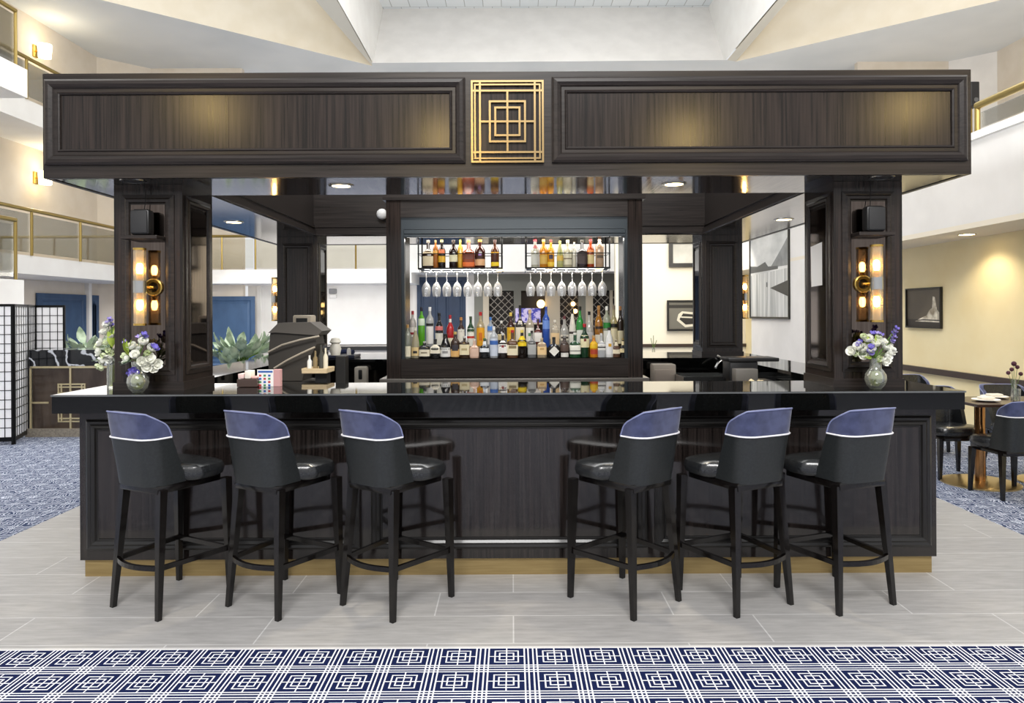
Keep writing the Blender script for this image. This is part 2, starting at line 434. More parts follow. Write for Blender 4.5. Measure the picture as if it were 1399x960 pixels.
# ---- ceiling: solid deck with the three skylight wells
P1 = C(510, 90); P2 = C(140, 0); BL = C(433, 0); BR = C(465, 0); BRe = C(510, 86)
Q1 = C(1007, 84); Q2 = C(1370, 0); RL = C(1060, 0); RLe = C(995, 82); RR = C(1073, 0)
nearY = 3.0
lx = (BR[0] + BRe[0]) / 2; rx = (RL[0] + RLe[0]) / 2
def poly(pts, z): return [(p[0], p[1], z) for p in pts]
def ext(a, b, y):  # extend line a->b to y
    t = (y - a[1]) / (b[1] - a[1]); return (a[0] + (b[0] - a[0]) * t, y)
BLn = ext(P1, BL, nearY); RRn = (rx + .13, nearY)
P2n = (P2[0], nearY); Q2n = (Q2[0], nearY)
cz = ZC
m = MB()
m.quad(*poly([(-13, nearY), P2n, P2, P1, (P1[0], 22.7), (-13, 22.7)], cz))
m.quad(*poly([(14.2, nearY), (14.2, 22.7), (Q1[0], 22.7), Q1, Q2, Q2n], cz))
m.quad(*poly([P1, BRe, RLe, Q1, (Q1[0], 22.7), (P1[0], 22.7)], cz))
struct('ceiling', m, GREYC)
m = MB()
m.quad(*poly([BLn, P1, BRe, (lx, nearY)], cz))
struct('ceiling_beam_left', m, mat('beam_underside', 'd6d2c6', .8))
m = MB(); m.quad(*poly([(rx, nearY), RLe, Q1, RRn], cz)); struct('ceiling_beam_right', m, MATS['beam_underside'])
zt = cz + 2.1; by = BRe[1]; ty = by + 1.7
zp = EYE + (HY - 11) / F * ty
struct('wall_well_end', MB().quad((lx, by, cz), (rx, by, cz), (rx, ty, zp), (lx, ty, zp)), LBEIGE)
struct('wall_well_left', MB().quad((lx, nearY, cz), (lx, by, cz), (lx, ty, zp), (lx, nearY, zp)), WHITE)
struct('wall_well_right', MB().quad((rx, nearY, cz), (rx, by, cz), (rx, ty, zp), (rx, nearY, zp)), WHITE)
struct('ceiling_well', MB().quad((lx, 8, zp), (rx, 8, zp), (rx, ty, zp), (lx, ty, zp)), PLANK)
struct('wall_skylight_left', MB().quad((*P2, cz), (*P1, cz), (*P1, zt), (*P2, zt)), CREAM)
struct('wall_skylight_right', MB().quad((*Q1, cz), (*Q2, cz), (*Q2, zt), (*Q1, zt)), CREAM)
struct('wall_beam_left', MB().quad((*BLn, cz), (*P1, cz), (*P1, zt), (*BLn, zt)), CREAM)
struct('wall_beam_right', MB().quad((*RRn, cz), (*Q1, cz), (*Q1, zt), (*RRn, zt)), CREAM)

# ---- doors and panels on far-left walls
def panel_door(name, O, U, w, h, mt=None):
    """blue panelled door leaf standing on a wall; O lower corner, U direction along wall, outward = U x Z"""
    O = Vector(O); U = Vector(U).normalized(); V = Vector((0, 0, 1)); N = U.cross(V)
    m = MB()
    m.rects(O, U, V, w, h, [(0, 0), (0, .04), (.12, .04), (.15, .02), (.19, .02), (.22, .035), (.3, .035)], fill=True)
    o = struct(name, m, mt or BLUEP); return o
panel_door('door_1', (wl + .02, 17.9, 0), (0, 1, 0), 2.05, 2.07)
panel_door('door_2', (wl + .02, 20.15, 0), (0, 1, 0), .42, 2.07)
panel_door('door_3', (-10.7, 21.57, 0), (1, 0, 0), -10.7 * -1 - 7.72, 2.05)
m = MB(); m.box(wl, wl + .12, 19.98, 20.12, 0, 2.4); struct('trim_5', m, WHITE)
fw = 22.58
struct('wall_far_panel_white', MB().box(px(340, fw), px(560, fw), fw - .06, fw, .55, 2.4), WHITE)
struct('trim_6', MB().box(px(352, fw - .1), px(357, fw - .1), fw - .16, fw - .06, 0, 2.4), WHITE)
struct('baseboard_far', MB().box(px(340, fw), px(560, fw), fw - .1, fw, pz(477, fw), pz(472, fw)), BLACK)
panel_door('door_4', (px(570, fw), fw - .02, 0), (1, 0, 0), px(604, fw) - px(570, fw), 2.65, BLUED)
panel_door('door_5', (px(604, fw), fw - .02, 0), (1, 0, 0), px(638, fw) - px(604, fw), 2.65, BLUED)
struct('trim_7', MB().box(px(637, fw), px(649, fw), fw - .2, fw, 0, 2.4), WHITE)
# wine display storefront
wd = 21.9
t = thing('wine_display', 'grey wine storage front with crossed lattice racks far behind the bottles', 'wine rack', (px(755, wd), wd, 0))
GREYG = mat('grey_green_paint', '6b6b62', .6); CRP = mat('cream_post', 'b5aa96', .6); LAT = mat('lattice_wood', '8b8378', .5); DKI = mat('dark_interior', '241e1a', .7)
part('header', t, MB().box(px(648, wd), px(862, wd), wd - .05, wd + .3, pz(397, wd), 2.70), GREYG)
part('back_panel', t, MB().box(px(648, wd), px(862, wd), wd + .25, wd + .3, .1, pz(397, wd)), DKI)
part('base_cabinet', t, MB().box(px(648, wd), px(862, wd), wd - .05, wd + .24, 0, .72), GREYG)
for a, b, mm in ((648, 660, GREYG), (660, 668, CRP), (702, 712, GREYG), (745, 765, CRP), (790, 800, GREYG), (800, 810, CRP), (833, 837, CRP), (850, 862, GREYG)):
    part('post', t, MB().box(px(a, wd), px(b, wd), wd - .04, wd + .1, .72, pz(397, wd)), mm)
for a, b in ((668, 702), (765, 790), (810, 833), (837, 850)):
    x0, x1 = px(a, wd), px(b, wd); z0, z1 = 1.05, pz(399, wd); st = .22
    m = MB()
    k = -12
    w_, h_ = x1 - x0, z1 - z0
    for sgn in (1, -1):
        for i in range(-12, 13):
            c0 = i * st * 1.0
            pts = []
            # line: u - sgn*v = c0 clipped to the bay
            lo, hi = 0.0, h_
            def uu(v): return c0 + (v if sgn > 0 else w_ - v)
            vs_ = [v for v in [j * h_ / 60 for j in range(61)] if 0 <= uu(v) <= w_]
            if len(vs_) < 4: continue
            v0, v1 = vs_[0], vs_[-1]
            m.cyl((x0 + uu(v0), wd + .05 + .02 * sgn, z0 + v0), (x0 + uu(v1), wd + .05 + .02 * sgn, z0 + v1), .014, n=4)
    part('lattice', t, m, LAT)
for x, y in ((739, 415), (783, 415), (786, 425)):
    q = W(x, y, wd - .1)
    tag(obj('glow_lamp', MB(True).ball((0, 0, 0), .13 if x == 739 else .07), GLOW, smooth=True, loc=q), {739: 'warm glowing lamp among the wine racks beside the boxes', 783: 'upper warm bulb in front of the wine lattice', 786: 'lower warm bulb in front of the wine lattice'}[x], 'lamp')
tag(obj('wine_carton', MB().cbox(px(704, wd), px(738, wd), wd - .4, wd - .12, pz(441, wd - .4), pz(421, wd - .4), .02),
        noise_mat('violet_carton', '3a3aa0', 'c4b8dc', (1, 1, 1), 9, 3, .6, lo=.45, hi=.55)), 'blue and violet printed carton on the far wine shelf', 'box')
tag(obj('wine_shelf', MB().box(px(700, wd), px(748, wd), wd - .45, wd - .06, pz(443, wd - .4), pz(441, wd - .4)), CRP), 'pale shelf carrying the violet carton before the wine racks', 'shelf')

# ================================================================== CANOPY
t = thing('bar_canopy', 'dark wood canopy with panelled fascia spanning the whole bar', 'canopy', (XC, 6.0, 2.30))
OX = 2.607; FY = 4.03; BY = 8.05
zb, zt2 = 2.302, 2.874
part('frame', t, MB().ring((XC - OX, XC + OX, FY, BY), (XC - 1.95, XC + 1.95, 4.67, 7.15), zb, zt2), WOODH)
part('soffit', t, MB().ring((XC - OX + .031, XC + OX - .031, FY + .031, BY - .031), (XC - 1.935, XC + 1.935, 4.655, 7.165), zb - .012, zb - .001), SOFF)
MP = [(0, 0), (0, .016), (.012, .026), (.03, .03), (.048, .02), (.055, .012), (.072, .012), (.078, .018), (.086, .014), (.09, .002)]
def fascia_panel(x0, x1, y0, y1, seam=None):
    X0, X1 = px(x0, FY), px(x1, FY); Z0, Z1 = pz(y1, FY), pz(y0, FY)
    md = part('panel_molding', t, MB().rects((X0, FY, Z0), (1, 0, 0), (0, 0, 1), X1 - X0, Z1 - Z0, MP), WOODH)
    a, b = X0 + .088, X1 - .088
    md['label'] = 'moulded panel frame of the fascia'
    cuts = [a] + ([px(seam, FY)] if seam else []) + [b]
    for i in range(len(cuts) - 1):
        part('fascia_panel', md, MB().box(cuts[i] + (.001 if i else 0), cuts[i + 1] - .001, FY - .004, FY + .01, Z0 + .088, Z1 - .088), WOOD)
fascia_panel(64, 637, 106.5, 223, 314)
fascia_panel(755, 1321, 106.5, 223)
part('lower_lip', t, MB().ring((XC - OX, XC + OX, FY, BY), (XC - OX + .03, XC + OX - .03, FY + .03, BY - .03), zb - .016, zb), WOODH)
# inner lower moulding of the ring
part('inner_molding', t, MB().ring((XC - 1.95, XC + 1.95, 4.67, 7.15), (XC - 1.92, XC + 1.92, 4.70, 7.12), zb + .0, zb + .045), WOODH)
part('inner_molding', t, MB().ring((XC - 1.95, XC + 1.95, 4.67, 7.15), (XC - 1.935, XC + 1.935, 4.685, 7.135), zb + .075, zb + .10), WOODH)
# plaque
ex0, ex1 = px(645, FY), px(744, FY); ez0, ez1 = pz(223, FY), pz(111, FY)
t = thing('lattice_plaque', 'square brass plaque of interlocking nested squares mounted mid canopy', 'plaque', ((ex0 + ex1) / 2, FY, (ez0 + ez1) / 2))
ew, eh = ex1 - ex0, ez1 - ez0; ecx, ecz = (ex0 + ex1) / 2, (ez0 + ez1) / 2
part('backing', t, MB().box(ex0 + .01, ex1 - .01, FY - .006, FY - .001, ez0 + .01, ez1 - .01), WOOD)
def sqring(hx, hz, w, y0=FY - .022, y1=FY - .006):
    m = MB(); m.ring((-hx, hx, -hz, hz), (-hx + w, hx - w, -hz + w, hz - w), y0, y1)
    m.v = [(ecx + a, c, ecz + b) for a, b, c in m.v]; return m
bw = .011
part('outer_frame', t, sqring(ew / 2, eh / 2, bw), PLAQ)
part('middle_frame', t, sqring(ew / 2 - .018, eh / 2 - .02, bw * .8), PLAQ)
part('inner_frame', t, sqring(ew / 2 * .78, eh / 2 * .77, bw), PLAQ)
part('large_square', t, sqring(ew / 2 * .51, eh / 2 * .51, bw), PLAQ)
part('small_square', t, sqring(ew / 2 * .36, eh / 2 * .36, bw), PLAQ)
part('cross_bar', t, MB().box(ecx - ew * .39, ecx + ew * .39, FY - .021, FY - .006, ecz - bw / 2, ecz + bw / 2), PLAQ)
part('cross_bar', t, MB().box(ecx - bw / 2, ecx + bw / 2, FY - .0215, FY - .006, ecz - eh * .385, ecz + eh * .385), PLAQ)
for sx in (-1, 1):
    for sz in (-1, 1):
        m = MB(); a, b = ecx + sx * ew / 2 * .78 - sx * bw / 2, ecx + sx * ew / 2
        zz = ecz + sz * eh / 2 * .77 - sz * bw / 2
        m.box(min(a, b), max(a, b), FY - .0218, FY - .006, zz - bw / 2, zz + bw / 2); part('corner_bar', t, m, PLAQ)
        m = MB(); a = ecx + sx * ew / 2 * .78 - sx * bw / 2; z1_, z2_ = ecz + sz * eh / 2 * .77, ecz + sz * eh / 2
        m.box(a - bw / 2, a + bw / 2, FY - .0212, FY - .006, min(z1_, z2_), max(z1_, z2_)); part('corner_bar', t, m, PLAQ)

# recessed downlights in soffit
def downlight(x, y, z, label, r=.06, m=None):
    t = thing('recessed_downlight', label, 'downlight', (x, y, z))
    part('trim_ring', t, MB(True).lathe([(r + .02, -.004), (r + .02, .0), (r, -.001), (r, -.006), (r + .02, -.004)], (x, y, z), 20), STEEL, True)
    part('lens', t, MB(True).lathe([(0.0001, -.003), (r, -.003), (r, 0), (.0001, 0)], (x, y, z), 20), m or DOWNL, True)
for sx, a in ((-1, 'left'), (1, 'right')):
    downlight(XC + sx * 2.16, 4.14, zb - .012, f'unlit recessed downlight in canopy soffit in front of the {a} front pillar', .05, SPKM)
    downlight(XC + sx * 2.3, 6.0, zb - .012, f'recessed downlight in canopy soffit over the {a} side counter')
    downlight(XC + sx * 1.0, 4.31, zb - .012, f'lit recessed downlight in the front canopy soffit, {a} of the bottle cabinet', .055)
    L = bpy.data.lights.new('canopy_spot', 'SPOT'); L.energy = 45; L.color = (1, .88, .68); L.spot_size = 1.6; L.shadow_soft_size = .05
    lo = bpy.data.objects.new('canopy_spot', L); COL.objects.link(lo); lo.location = (XC + sx * 1.0, 4.31, zb - .03)

# ================================================================== PILLARS
def pillar(xc, y0, y1, label, front=True, side=1):
    """side = +1 if the inner face looks to +x"""
    hw = .207; z0, z1 = 1.07, zb - .013
    t = thing('bar_pillar', label, 'pillar', (xc, (y0 + y1) / 2, z0), kind='thing')
    part('shaft', t, MB().box(xc - hw + .004, xc + hw - .004, y0 + .004, y1 - .004, z0, z1), WOOD)
    # plinth
    part('plinth', t, MB().ring((xc - hw - .004, xc + hw + .004, y0 - .004, y1 + .004), (xc - hw + .01, xc + hw - .01, y0 + .01, y1 - .01), z0, z0 + .05), WOODH)
    prof = [(0, -.004), (0, .006), (.02, .008), (.03, .014), (.045, .012), (.052, .002), (.06, .002)]
    part('front_molding', t, MB().rects((xc - .155, y0 + .004, z0 + .09), (1, 0, 0), (0, 0, 1), .31, z1 - z0 - .15, prof), WOODH)
    part('front_panel', t, MB().box(xc - .1, xc + .1, y0, y0 + .012, z0 + .15, z1 - .12), SMIRROR if front else WOOD)
    d = y1 - y0
    if side > 0: O, U = (xc + hw - .004, y0 + .04, z0 + .09), (0, 1, 0)
    else: O, U = (xc - hw + .004, y1 - .04, z0 + .09), (0, -1, 0)
    part('side_molding', t, MB().rects(O, U, (0, 0, 1), d - .08, z1 - z0 - .15, prof), WOODH)
    sx = xc + side * (hw - .004)
    part('side_panel', t, MB().box(min(sx, sx + side * .004), max(sx, sx + side * .004), y0 + .105, y1 - .105, z0 + .16, z1 - .14), SMIRROR if front else TOPM)
    if front:
        sz = pz(320, 4.2)
        part('speaker_shelf', t, MB().cbox(xc - .105, xc + .105, y0 - .11, y0 - .001, sz - .022, sz, .004), WOODH)
    return t
PXL, PXR = -2.155 , 2.113
pillar(PXL, 4.25, 4.68, 'panelled dark wood pillar carrying a lit sconce, left front of the bar', True, 1)
pillar(PXR, 4.25, 4.68, 'panelled dark wood pillar carrying a lit sconce, right front of the bar', True, -1)
pillar(PXL, 7.2, 7.58, 'dark wood pillar behind the covered till, left rear of the bar', False, 1)
pillar(PXR, 7.2, 7.58, 'dark wood pillar behind the sink, right rear of the bar', False, -1)

def sconce(x, y, z, dx, dy, label, ox=0.0):
    """tube stands at (x,y,z centre); (dx,dy) points back to the wall"""
    t = thing('wall_sconce', label, 'sconce', (x, y, z))
    R, H = .034, .437
    part('glass_tube', t, MB(True).lathe([(R, -H / 2), (R, H / 2), (R - .003, H / 2), (R - .003, -H / 2), (R, -H / 2)], (x, y, z), 20), SCG, True)
    for s in (-1, 1):
        bh = part('bulb_holder', t, MB(True).cyl((x, y, z + s * .035), (x, y, z + s * .076), .012, n=12), BRASS, True)
        part('bulb', bh, MB(True).lathe([(.0001, -.032), (.012, -.028), (.018, -.01), (.018, .012), (.012, .028), (.0001, .032)], (x, y, z + s * .105), 12), BULB, True)
        part('end_cap', t, MB(True).lathe([(R + .002, -.006), (R + .002, .006), (R - .008, .006), (R - .008, -.006), (R + .002, -.006)], (x, y, z + s * (H / 2)), 20), BRASS, True)
    part('collar', t, MB(True).lathe([(R + .002, -.035), (R + .002, .035), (R - .006, .035), (R - .006, -.035), (R + .002, -.035)], (x, y, z), 20), STEEL, True)
    w = Vector((dx, dy, 0)); D = w.length; w.normalize(); c = Vector((x, y, z))
    part('arm', t, MB(True).cyl(c + w * (R + .002), c + w * (D - .012), .011, n=12), BRASS, True)
    c2 = c + Vector((ox, 0, 0)); part('back_plate', t, MB(True).lathe([(.03, 0), (.052, 0), (.052, .012), (.046, .016), (.03, .012), (.03, 0)], (0, 0, 0), 28).xf(Matrix.Translation(c2 + w * D) @ (-w).to_track_quat('Z', 'Y').to_matrix().to_4x4()), BRASS, True)
    if ox: part('plate_bar', t, MB(True).cyl(c + w * (D - .014), c2 + w * (D - .006), .008, n=8), BRASS, True)
    return t
sconce(PXL - .005, 4.165, 1.68, 0, .083, 'lit glass tube sconce on the left front pillar', .042)
sconce(PXR + .005, 4.165, 1.68, 0, .083, 'lit glass tube sconce on the right front pillar', -.042)
sconce(PXL - .207 - .08, 7.39, 1.67, .084, 0, 'lit glass tube sconce on the left rear pillar')
sconce(PXR + .207 + .08, 7.39, 1.67, -.084, 0, 'lit glass tube sconce on the right rear pillar')

def speaker(x, y, z, label):
    t = thing('loudspeaker', label, 'speaker', (x, y, z))
    w, d, h = .118, .075, .152
    m = MB(); m.cbox(x - w / 2, x + w / 2, y - d / 2, y + d / 2, z, z + h, .022)
    part('cabinet', t, m, BLACK, True)
    part('grille', t, MB().cbox(x - w / 2 + .012, x + w / 2 - .012, y - d / 2 - .005, y - d / 2 + .004, z + .012, z + h - .012, .004), SPKM, True)
    part('cable', t, MB(True).tube([(x - .005, y + d / 2 - .006, z + h - .01), (x, y + d / 2 - .0, z + h + .05), (x + .002, y + d / 2 + .0, z + h + .13)], .0025, 6), DARKM, True)
sz = pz(320, 4.2)
speaker(PXL + .0, 4.185, sz + .001, 'black compact loudspeaker on the shelf of the left front pillar')
speaker(PXR - .0, 4.185, sz + .001, 'black compact loudspeaker on the shelf of the right front pillar')
tag(obj('paper_notice', MB().quad(*[(PXR - .209, a, b) for a, b in ((4.40, 1.68), (4.56, 1.675), (4.57, 1.93), (4.40, 1.945))]), PAPER), 'white paper notice taped to the inner side of the right front pillar', 'paper')

# ================================================================== BAR COUNTER
CZ = 1.07
t = thing('island_bar', 'glossy dark panelled bar front standing on a brass plinth', 'bar', (XC, 4.15, 0))
bx0, bx1 = px(108, 4.15), px(1278, 4.15)
tz = CZ - .107
body = MB().ring((bx0, bx1, 4.15, 7.98), (bx0 + .3, bx1 - .3, 4.60, 7.15), .10, tz)
part('carcass', t, body, BARWOOD)
part('kick_plate', t, MB().ring((bx0 + .018, bx1 - .018, 4.168, 7.95), (bx0 + .28, bx1 - .28, 4.58, 7.17), 0, .10), BRASSK)
BP = [(0, 0), (0, .012), (.012, .020), (.026, .016), (.036, .022), (.05, .014), (.058, .004), (.066, .004)]
for a, b in ((118, 490), (506, 882), (893, 1270)):
    X0, X1 = px(a, 4.15), px(b, 4.15); Z0, Z1 = pz(748, 4.15), pz(570, 4.15)
    md = part('panel_molding', t, MB().rects((X0, 4.15, Z0), (1, 0, 0), (0, 0, 1), X1 - X0, Z1 - Z0, BP), BARTRIM)
    part('front_panel', md, MB().box(X0 + .064, X1 - .064, 4.146, 4.16, Z0 + .064, Z1 - .064), BARWOOD)
for sx, xx in ((-1, bx0), (1, bx1)):
    O, U = ((xx, 7.9, .2), (0, -1, 0)) if sx < 0 else ((xx, 4.25, .2), (0, 1, 0))
    part('side_molding', t, MB().rects(O, U, (0, 0, 1), 3.65, .68, BP), BARTRIM)
t = thing('bar_countertop', 'thick glossy black countertop running round the island bar', 'countertop', (XC, 4.4, tz))
part('top_slab', t, MB().ring((XC - 2.565, XC + 2.565, 4.03, 8.05), (XC - 2.10, XC + 2.10, 4.66, 7.02), tz + .002, CZ), TOPM)
part('edge_lip', t, MB().ring((XC - 2.57, XC + 2.57, 4.025, 8.055), (XC - 2.55, XC + 2.55, 4.045, 8.035), CZ - .010, CZ - .001), mat('polished_edge', '6d6f70', .15, .3))

# ================================================================== BACK BAR CABINET
D0, D1 = 5.90, 6.42
t = thing('bottle_cabinet', 'see-through dark wood bottle cabinet with raised roller shutter mid bar', 'cabinet', (XC, (D0 + D1) / 2, 0))
def X9(x): return px(x, D0)
def Z9(y): return pz(y, D0)
part('side_stile', t, MB().box(X9(528), X9(548), D0, D1, .94, Z9(273)), WOOD)
part('side_stile', t, MB().box(X9(858), X9(878), D0, D1, .94, Z9(273)), WOOD)
part('top_rail', t, MB().box(X9(548), X9(858), D0, D1, Z9(296), Z9(273)), WOODH)
part('cornice', t, MB().box(X9(524), X9(882), D0 - .03, D1 + .03, Z9(273), Z9(262)), WOODH)
part('bottom_rail', t, MB().box(X9(548), X9(858), D0, D1, .99, Z9(490)), WOODH)
part('ledge', t, MB().cbox(X9(519), X9(886), D0 - .05, D1 + .05, Z9(523), Z9(516), .008), mat('ledge_laminate', '5a5652', .2))
part('base_cabinet', t, MB().box(X9(530), X9(876), D0 + .02, D1 - .02, 0, Z9(523)), WOOD)
sh = part('roller_shutter', t, MB().box(X9(548), X9(858), D0 + .03, D0 + .09, Z9(312), Z9(296)), mat('slate_shutter', '2b343a', .4, .2))
for y0, y1 in ((318.5, 312.5), (323, 319)):
    part('shutter_slat', sh, MB().cbox(X9(551), X9(856), D0 + .024, D0 + .07, Z9(y1 + (y0 - y1)), Z9(y1), .004), MATS['slate_shutter'])
part('shutter_guide', t, MB().box(X9(548), X9(552), D0 + .03, D0 + .09, Z9(490), Z9(312)), MATS['slate_shutter'])
part('shutter_guide', t, MB().box(X9(854), X9(858), D0 + .03, D0 + .09, Z9(490), Z9(312)), MATS['slate_shutter'])
SZ1 = Z9(489.5); SZ2 = pz(474.5, 6.17)
part('bottle_step', t, MB().box(X9(553), X9(853), 6.10, 6.36, SZ1 + .001, SZ2), DKI)
tag(obj('security_camera', MB(True).ball((0, 0, 0), .055), mat('dome_white', 'e8e8e6', .3), smooth=True, loc=(px(523, 7.1), 7.08, pz(292, 7.1))), 'small white dome camera on the canopy beside the bottle cabinet', 'camera')

# hanging racks
RD = 6.05
RZ = pz(366, RD)
GL_X = [582.5, 596.5, 610.7, 624.7, 639, 653, 666.8, 680.2]
GR_X = [725, 739, 753, 767.5, 781.8, 795.5, 809, 823]
for x0, x1, gxs, lab in ((573, 687, GL_X, 'black wire shelf hung in the cabinet, nearest the white doorway panels'), (718, 832, GR_X, 'black wire shelf hung in the cabinet above the wine lattice')):
    lab = 'black hanging bottle shelf over the ' + ('first eight glasses on the left' if x0 < 600 else 'second eight glasses on the right')
    X0, X1 = px(x0, RD), px(x1, RD)
    t = thing('hanging_shelf', lab, 'shelf', ((X0 + X1) / 2, RD, RZ))
    part('shelf_board', t, MB().box(X0, X1, RD - .1, RD + .16, RZ - .014, RZ), DARKM)
    for a in (X0 + .006, X1 - .006):
        for b in (RD - .094, RD + .154):
            part('hanger_rod', t, MB(True).cyl((a, b, RZ), (a, b, pz(324, D0) + (.15 if True else 0)), .006, n=8), DARKM, True)
    for zz in (.115,):
        m = MB(True); m.tube([(X0, RD - .1, RZ + zz), (X1, RD - .1, RZ + zz), (X1, RD + .16, RZ + zz), (X0, RD + .16, RZ + zz)], .0035, 6, closed=True)
        part('guard_rail', t, m, DARKM, True)
    for q_ in ((684,) if x0 < 600 else (750, 817)):
        part('puck_light', t, MB(True).lathe([(.0001, -.03), (.028, -.03), (.032, -.016), (.0001, -.016)], (px(q_, RD), RD - .07, RZ), 16), GLOW, True)
    for i in range(len(gxs) + 1):
        a = px(gxs[0], RD) + (i - .5) * (px(gxs[-1], RD) - px(gxs[0], RD)) / (len(gxs) - 1)
        part('glass_track', t, MB().box(a - .006, a + .006, RD - .09, RD + .15, RZ - .034, RZ - .015), STEEL)
# wine glasses hung by the foot
gp = [(.033, 0), (.034, -.003), (.010, -.008), (.0045, -.018), (.004, -.075), (.008, -.085), (.024, -.102), (.036, -.130), (.0375, -.155), (.034, -.182), (.030, -.205), (.0285, -.205), (.0325, -.182), (.036, -.155), (.0345, -.13), (.022, -.104), (.0001, -.09)]
gproto = None
ORD = ['first', 'second', 'third', 'fourth', 'fifth', 'sixth', 'seventh', 'eighth', 'ninth', 'tenth', 'eleventh', 'twelfth', 'thirteenth', 'fourteenth', 'fifteenth', 'sixteenth', 'seventeenth', 'eighteenth', 'nineteenth', 'twentieth', 'twenty-first', 'twenty-second', 'twenty-third', 'twenty-fourth', 'twenty-fifth', 'twenty-sixth']
for gi, (xs, sd) in enumerate(((GL_X, 'left'), (GR_X, 'right'))):
    for i, x in enumerate(xs):
        loc = (px(x, RD - .02), RD - .02, RZ - .033)
        lb = f'clear wine glass hanging upside down, {ORD[i]} from left under the {sd} bottle shelf'
        if gproto is None:
            gproto = obj('wine_glass', MB(True).lathe(gp, (0, 0, 0), 20), WGLASS, smooth=True, loc=loc)
            tag(gproto, lb, 'glass', 'wine glasses hanging in the cabinet')
        else: dup(gproto, loc, None, lb)

# ---- bottles
PROF = {
    'std':   [(.0, 0), (.94, 0), (1, .015), (1, .55), (.96, .61), (.72, .68), (.42, .745), (.34, .80), (.34, .92)],
    'tall':  [(.0, 0), (.94, 0), (1, .012), (1, .66), (.9, .72), (.5, .79), (.36, .83), (.34, .93)],
    'cone':  [(.0, 0), (.94, 0), (1, .015), (1, .38), (.86, .55), (.6, .72), (.4, .82), (.34, .93)],
    'flask': [(.0, 0), (.95, 0), (1, .02), (1, .62), (.93, .70), (.6, .76), (.3, .80), (.28, .92)],
    'round': [(.0, 0), (.7, 0), (.9, .06), (1, .25), (1, .42), (.85, .57), (.5, .68), (.32, .74), (.28, .92)],
    'wide':  [(.0, 0), (.95, 0), (1, .02), (1, .5), (.9, .58), (.5, .64), (.3, .68), (.28, .92)],
}
def gm(c, kind='o'):
    nm = f'bottle_{kind}_{c}'
    if nm in MATS: return MATS[nm]
    if kind == 'c':
        return clear_mat(nm, c, c, .2, .45)
    return mat(nm, c, .08, ior=1.5, coat=.3)
def lm(c): return mat(f'label_{c}', c, .55)
def bottle(x, ytop, ybase, wpx, d, zb_, kind, body, bk, cap, label, lz, desc, mark=None, square=2.0):
    """x, ytop, width in photo pixels; zb_ shelf height; lz=(z0,z1) label as share of height"""
    h = (ybase - ytop) / F * d; R = wpx / F * d / 2
    X = px(x, d)
    prof = [(r * R if r else .0001, z * h) for r, z in PROF[kind]]
    root = obj('liquor_bottle', MB(True).lathe(prof, (0, 0, 0), 16, square), gm(body, bk), smooth=True, loc=(X, d, zb_ + .001))
    rn = PROF[kind][-1][0] * R * 1.12
    obj('cap', MB(True).lathe([(.0001, .90 * h), (rn, .90 * h), (rn, h * .995), (rn * .85, h), (.0001, h)], (0, 0, 0), 12), lm(cap) if cap != 'chrome' else CHROME, root, True)
    if label:
        def patch(m, z0, z1, a, rr, rows=3):
            n = 8; vs = []
            def rad(z):
                zz = z
                for (r0, q0), (r1, q1) in zip(PROF[kind], PROF[kind][1:]):
                    if q0 <= zz <= q1 and q1 > q0: return r0 + (r1 - r0) * (zz - q0) / (q1 - q0)
                return 1
            for j in range(rows + 1):
                z = z0 + (z1 - z0) * j / rows
                for i in range(n + 1):
                    th = -PI / 2 + (i / n - .5) * 2 * a; ct, st = math.cos(th), math.sin(th)
                    q = (abs(ct) ** square + abs(st) ** square) ** (-1 / square)
                    vs.append((ct * q * (rad(z) * R + rr), st * q * (rad(z) * R + rr), z * h))
            fs = [(j * (n + 1) + i, j * (n + 1) + i + 1, (j + 1) * (n + 1) + i + 1, (j + 1) * (n + 1) + i) for j in range(rows) for i in range(n)]
            m.add(vs, fs)
        m = MB(True); mats = [lm(label)]
        if kind == 'diamond': pass
        patch(m, lz[0], lz[1], 1.15, .0008)
        if mark and not (lz[0] - .01 <= mark[1] and mark[2] <= lz[1] + .01):
            m2 = MB(True); patch(m2, mark[1], mark[2], mark[3], .001, 2); obj('neck_band', m2, lm(mark[0]), root, True)
        elif mark:
            m.mi = 1; mats.append(lm(mark[0])); patch(m, mark[1], mark[2], mark[3], .0016, 1)
        obj('label', m, mats, root, True)
    return root, desc
